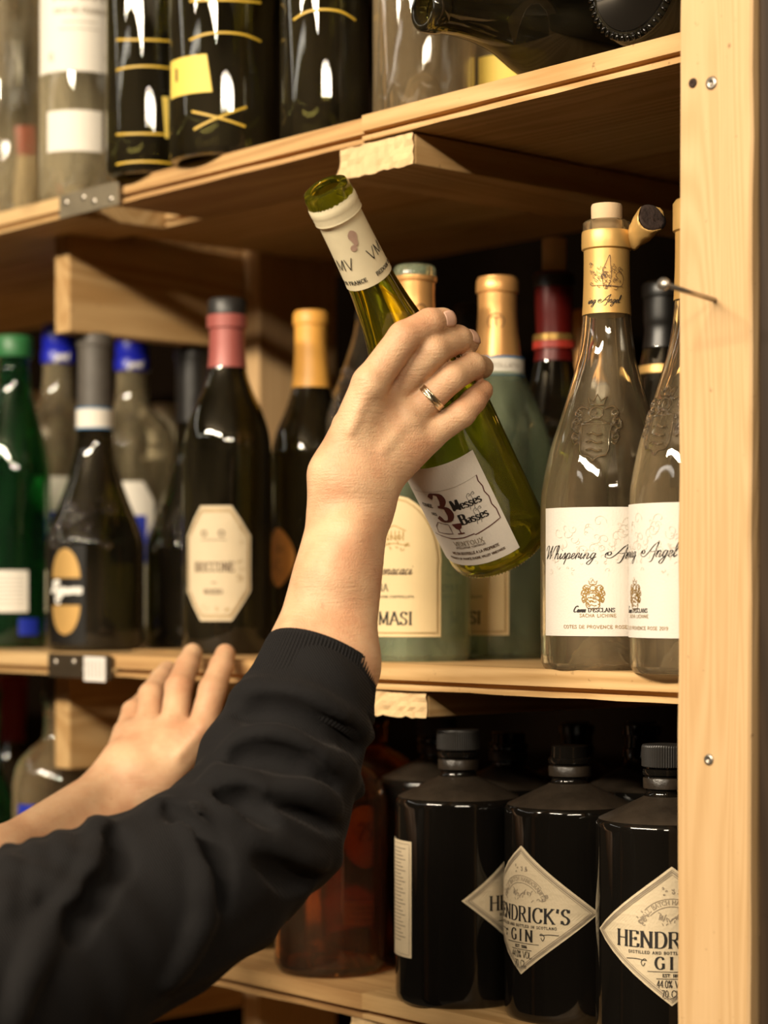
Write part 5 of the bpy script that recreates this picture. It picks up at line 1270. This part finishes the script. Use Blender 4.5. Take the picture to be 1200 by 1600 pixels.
# --- sweatshirt: sleeve with folds
pr = []
S_ = [(cp3(496, 1075, 1.298), 35), (cp3(468, 1130, 1.292), 40), (cp3(434, 1208, 1.282), 46), (cp3(408, 1292, 1.268), 47), (cp3(330, 1358, 1.248), 51), (cp3(240, 1416, 1.228), 54), (cp3(110, 1474, 1.200), 58), (cp3(0, 1530, 1.178), 63), (cp3(-150, 1625, 1.14), 74)]
for (a, ra), (b, rb) in zip(S_[:-1], S_[1:]): seg(a, b, ra, rb, 14)
def fold(pts, r, lift, k=9, sub=False):
    """a raised cloth fold: px, py points on the near side of the sleeve"""
    Pn = []
    for px, py in catmull(pts, 4):
        best = None
        for d in np.arange(1.05, 1.34, .002):
            p = cp3(px, py, d); m_ = 1e9
            for (a, ra), (b, rb) in zip(S_[:-1], S_[1:]):
                ab = b - a; t = min(1, max(0, float((p - a) @ ab / (ab @ ab)))); m_ = min(m_, np.linalg.norm(p - a - ab * t) - (ra + (rb - ra) * t) * mm)
            if m_ <= lift * mm: best = p; break
            if best is None or m_ < bm_: best, bm_ = p, m_
        Pn.append(best)
    for j, (a, b) in enumerate(zip(Pn[:-1], Pn[1:])):
        e = lambda x: math.sin(PI * min(1, max(0, x))) ** .5
        seg(a, b, r * (.55 + .45 * e(j / len(Pn))), r * (.55 + .45 * e((j + 1) / len(Pn))), k)
        if sub: pr[-1] = pr[-1] + (True,)
# folds
fold([(366, 1098), (400, 1082), (455, 1088), (520, 1112), (574, 1150)], 7, .5, 5)
fold([(352, 1172), (400, 1150), (470, 1165), (530, 1200), (562, 1238)], 7, 0, 5)
fold([(318, 1236), (350, 1218), (400, 1232), (440, 1262)], 8, -.5, 6)
fold([(240, 1262), (290, 1278), (315, 1330), (318, 1400), (300, 1470), (262, 1530)], 8, .5, 6)
fold([(150, 1288), (162, 1320), (130, 1380), (85, 1440), (48, 1510), (15, 1600)], 8, .5, 6)
fold([(92, 1308), (98, 1350), (70, 1400)], 7, .8, 5)
fold([(52, 1322), (62, 1360), (40, 1420)], 7, .8, 5)
fold([(12, 1328), (20, 1370), (5, 1430)], 7, .8, 5)
fold([(366, 1290), (420, 1318), (470, 1340), (520, 1340)], 7, -2, 6)
fold([(300, 1240), (345, 1262), (372, 1290)], 6, 0, 5)
# creases between the folds
for pts_ in ([(372, 1118), (430, 1112), (500, 1132), (560, 1172)], [(362, 1196), (410, 1180), (470, 1196), (520, 1232)], [(340, 1250), (380, 1252), (420, 1285)],
             [(262, 1262), (305, 1292), (338, 1340), (344, 1410)], [(176, 1300), (184, 1340), (150, 1400), (110, 1460)],
             [(400, 1345), (450, 1370), (490, 1375)], [(430, 1250), (480, 1262), (530, 1290)]):
    fold(pts_, 4.5, 2.6, 9, True)
fold([(420, 1232), (475, 1240), (530, 1268)], 6, 0, 6)
def cloth_noise(p):
    return (.0011 * np.sin(p[:, 0] * 62 + 3 * np.sin(p[:, 2] * 31)) * np.sin(p[:, 2] * 54 + 2.2 * np.sin(p[:, 0] * 40)) + .0008 * np.sin(p[:, 0] * 120 + p[:, 2] * 90 + 4 * np.sin(p[:, 1] * 60)))
SV = sdf_mesh(pr, .0024, cloth_noise); SVv = smooth_mesh(SV[0], SV[1], 1)
pr = []
seg(cp3(-120, 1455, 1.45), cp3(-200, 1508, 1.43), 44, 50, 14); seg(cp3(-200, 1508, 1.43), sl_L, 52, 68, 20)
seg(sl_L, nb_ - up * .01, 72, 78, 30); seg(sl_R, nb_ - up * .01, 76, 78, 30); seg(nb_ - up * .05, nb_ + up * .035, 85, 62, 30)
for s in (-1, 1): seg(nb_ + across * .085 * s - up * .10, nb_ + across * .080 * s - up * .50, 100, 95, 50)
TS = sdf_mesh(pr, .0065, lambda p: .002 * np.sin(p[:, 2] * 40 + 3 * np.sin(p[:, 0] * 20)))
shirt = np_mesh('sweatshirt', [(to_world(SVv), SV[1]), (to_world(TS[0]), TS[1])], M['knit'], person, org)
# ribbed cuff: a tube around the forearm, ribs modelled
def cuff():
    a = cp3(505, 1020, 1.3065); b = cp3(470, 1128, 1.291); ax = b - a; L_ = np.linalg.norm(ax); ax /= L_
    e1 = np.cross(ax, np.array([0, 1.0, 0])); e1 /= np.linalg.norm(e1); e2 = np.cross(ax, e1)
    prof = [(30.8, .045), (31.9, .0), (32.9, -.004), (33.9, .0), (34.4, .10), (35.6, .30), (37.0, .48), (38.6, .60), (39.8, .68), (39.2, .76), (37.5, .82), (38.8, .88), (40.2, .95), (39.6, 1.03), (36.0, 1.10)]
    prof = catmull(prof, 4); n = 96 * 8; V = []
    for r_, t in prof:
        for k in range(n):
            th = 2 * PI * k / n
            rib = .42 * math.cos(96 * th) * (1 if .06 < t < .72 else .25 if t <= .06 else .6)
            wob = .7 * math.sin(3 * th + t * 4) * t + 1.2 * t * math.sin(2 * th + 1)
            V.append(a + ax * (t * L_ + .0012 * math.sin(2 * th + .6) * 1) + (e1 * math.cos(th) * 1.05 + e2 * math.sin(th) * .95) * (r_ + rib + wob) * mm)
    Q = [(j * n + k, j * n + (k + 1) % n, (j + 1) * n + (k + 1) % n, (j + 1) * n + k) for j in range(len(prof) - 1) for k in range(n)]
    return np.array(V), np.array(Q)
cv = cuff(); cf = np_mesh('ribbed_cuff', [(to_world(cv[0]), cv[1])], M['rib'], shirt, np.array([0., 0, 0]) + org)
# trousers and shoes
pr = []; seg(hipc + across * .05, hipc - across * .05, 125, 125, 60)
g = np.array([0, 0, -1.5])
for s in (-1, 1):
    h0 = hipc + across * .085 * s - up * .05; kn_ = h0 * 1.0; kn_[2] = -1.02; ft = kn_.copy(); ft[2] = -1.44
    seg(h0, kn_, 85, 62, 40); seg(kn_, ft, 62, 48, 20)
TR = sdf_mesh(pr, .01); np_mesh('trousers', [(to_world(TR[0]), TR[1])], M['trouser'], person, org)
for s in (-1, 1):
    pr = []; f0 = hipc + across * .085 * s; f0[2] = -1.458; seg(f0 - front * .04, f0 + front * .14, 40, 36, 20)
    SH = sdf_mesh(pr, .006); SHV = SH[0]; SHV[:, 2] = np.maximum(SHV[:, 2], -1.498); np_mesh('shoe', [(to_world(SHV), SH[1])], M['shoe'], person, org)
# fingernail of the forefinger
def nail(J2, J3, out, wd=.0052, ln=.0058, r0=.0086):
    ax = (J3 - J2); ax /= np.linalg.norm(ax); o_ = out - ax * (out @ ax); o_ /= np.linalg.norm(o_); sd_ = np.cross(ax, o_)
    V = []; nu, nv = 9, 9
    for u in lin(-1, 1, nu):
        for v in lin(-1, 1, nv):
            hw = 1 - .18 * abs(u) ** 3
            a = v * hw * .62; V.append(J3 + ax * (u * ln - .0005) + (o_ * math.cos(a) + sd_ * math.sin(a)) * (r0 - .0018 * max(0, u) ** 2 + .0002))
    Q = [(i * nv + j, i * nv + j + 1, (i + 1) * nv + j + 1, (i + 1) * nv + j) for i in range(nu - 1) for j in range(nv - 1)]
    return np.array(V), np.array(Q)
def outward(p):
    v = p - hb_base_c; t = float(v @ hb_dir_c); q = v - hb_dir_c * t; return q / np.linalg.norm(q)
for q, r0 in (('i', 8.5), ('m', 8.3)):
    nv_ = nail(FJ[q][2], FJ[q][3], outward(FJ[q][3]), r0=r0 * mm, wd=.005); o = np_mesh('fingernail', [(to_world(nv_[0]), nv_[1])], M['nail'], body, org)
    sm_ = o.modifiers.new('s', 'SOLIDIFY'); sm_.thickness = .0005; sm_.offset = 0
# --- the ring on the ring finger
a, b = FJ['r'][0], FJ['r'][1]; ax = (b - a) / np.linalg.norm(b - a); c0 = a + (b - a) * .52
e1 = np.cross(ax, up); e1 /= np.linalg.norm(e1); e2 = np.cross(ax, e1); V = []; n = 64
pf = [(9.75, -2.3), (10.35, -2.2), (10.55, -1.3), (10.35, -1.1), (10.35, 1.1), (10.55, 1.3), (10.35, 2.2), (9.75, 2.3)]
for r_, z in pf:
    for k in range(n): th = 2 * PI * k / n; V.append(ax * z * mm + (e1 * math.cos(th) + e2 * math.sin(th)) * (r_ + .05) * mm)
Fc = [(j * n + k, j * n + (k + 1) % n, ((j + 1) % 8) * n + (k + 1) % n, ((j + 1) % 8) * n + k) for j in range(8) for k in range(n)]
rw = to_world(c0[None])[0]
rg = np_mesh('ring', [(np.array(V) @ A2W.T + rw, np.array(Fc))], M['ringgold'], None, rw); rg.location = rw
tag(rg, 'narrow gold band ring on the finger of the hand holding the bottle', 'ring')
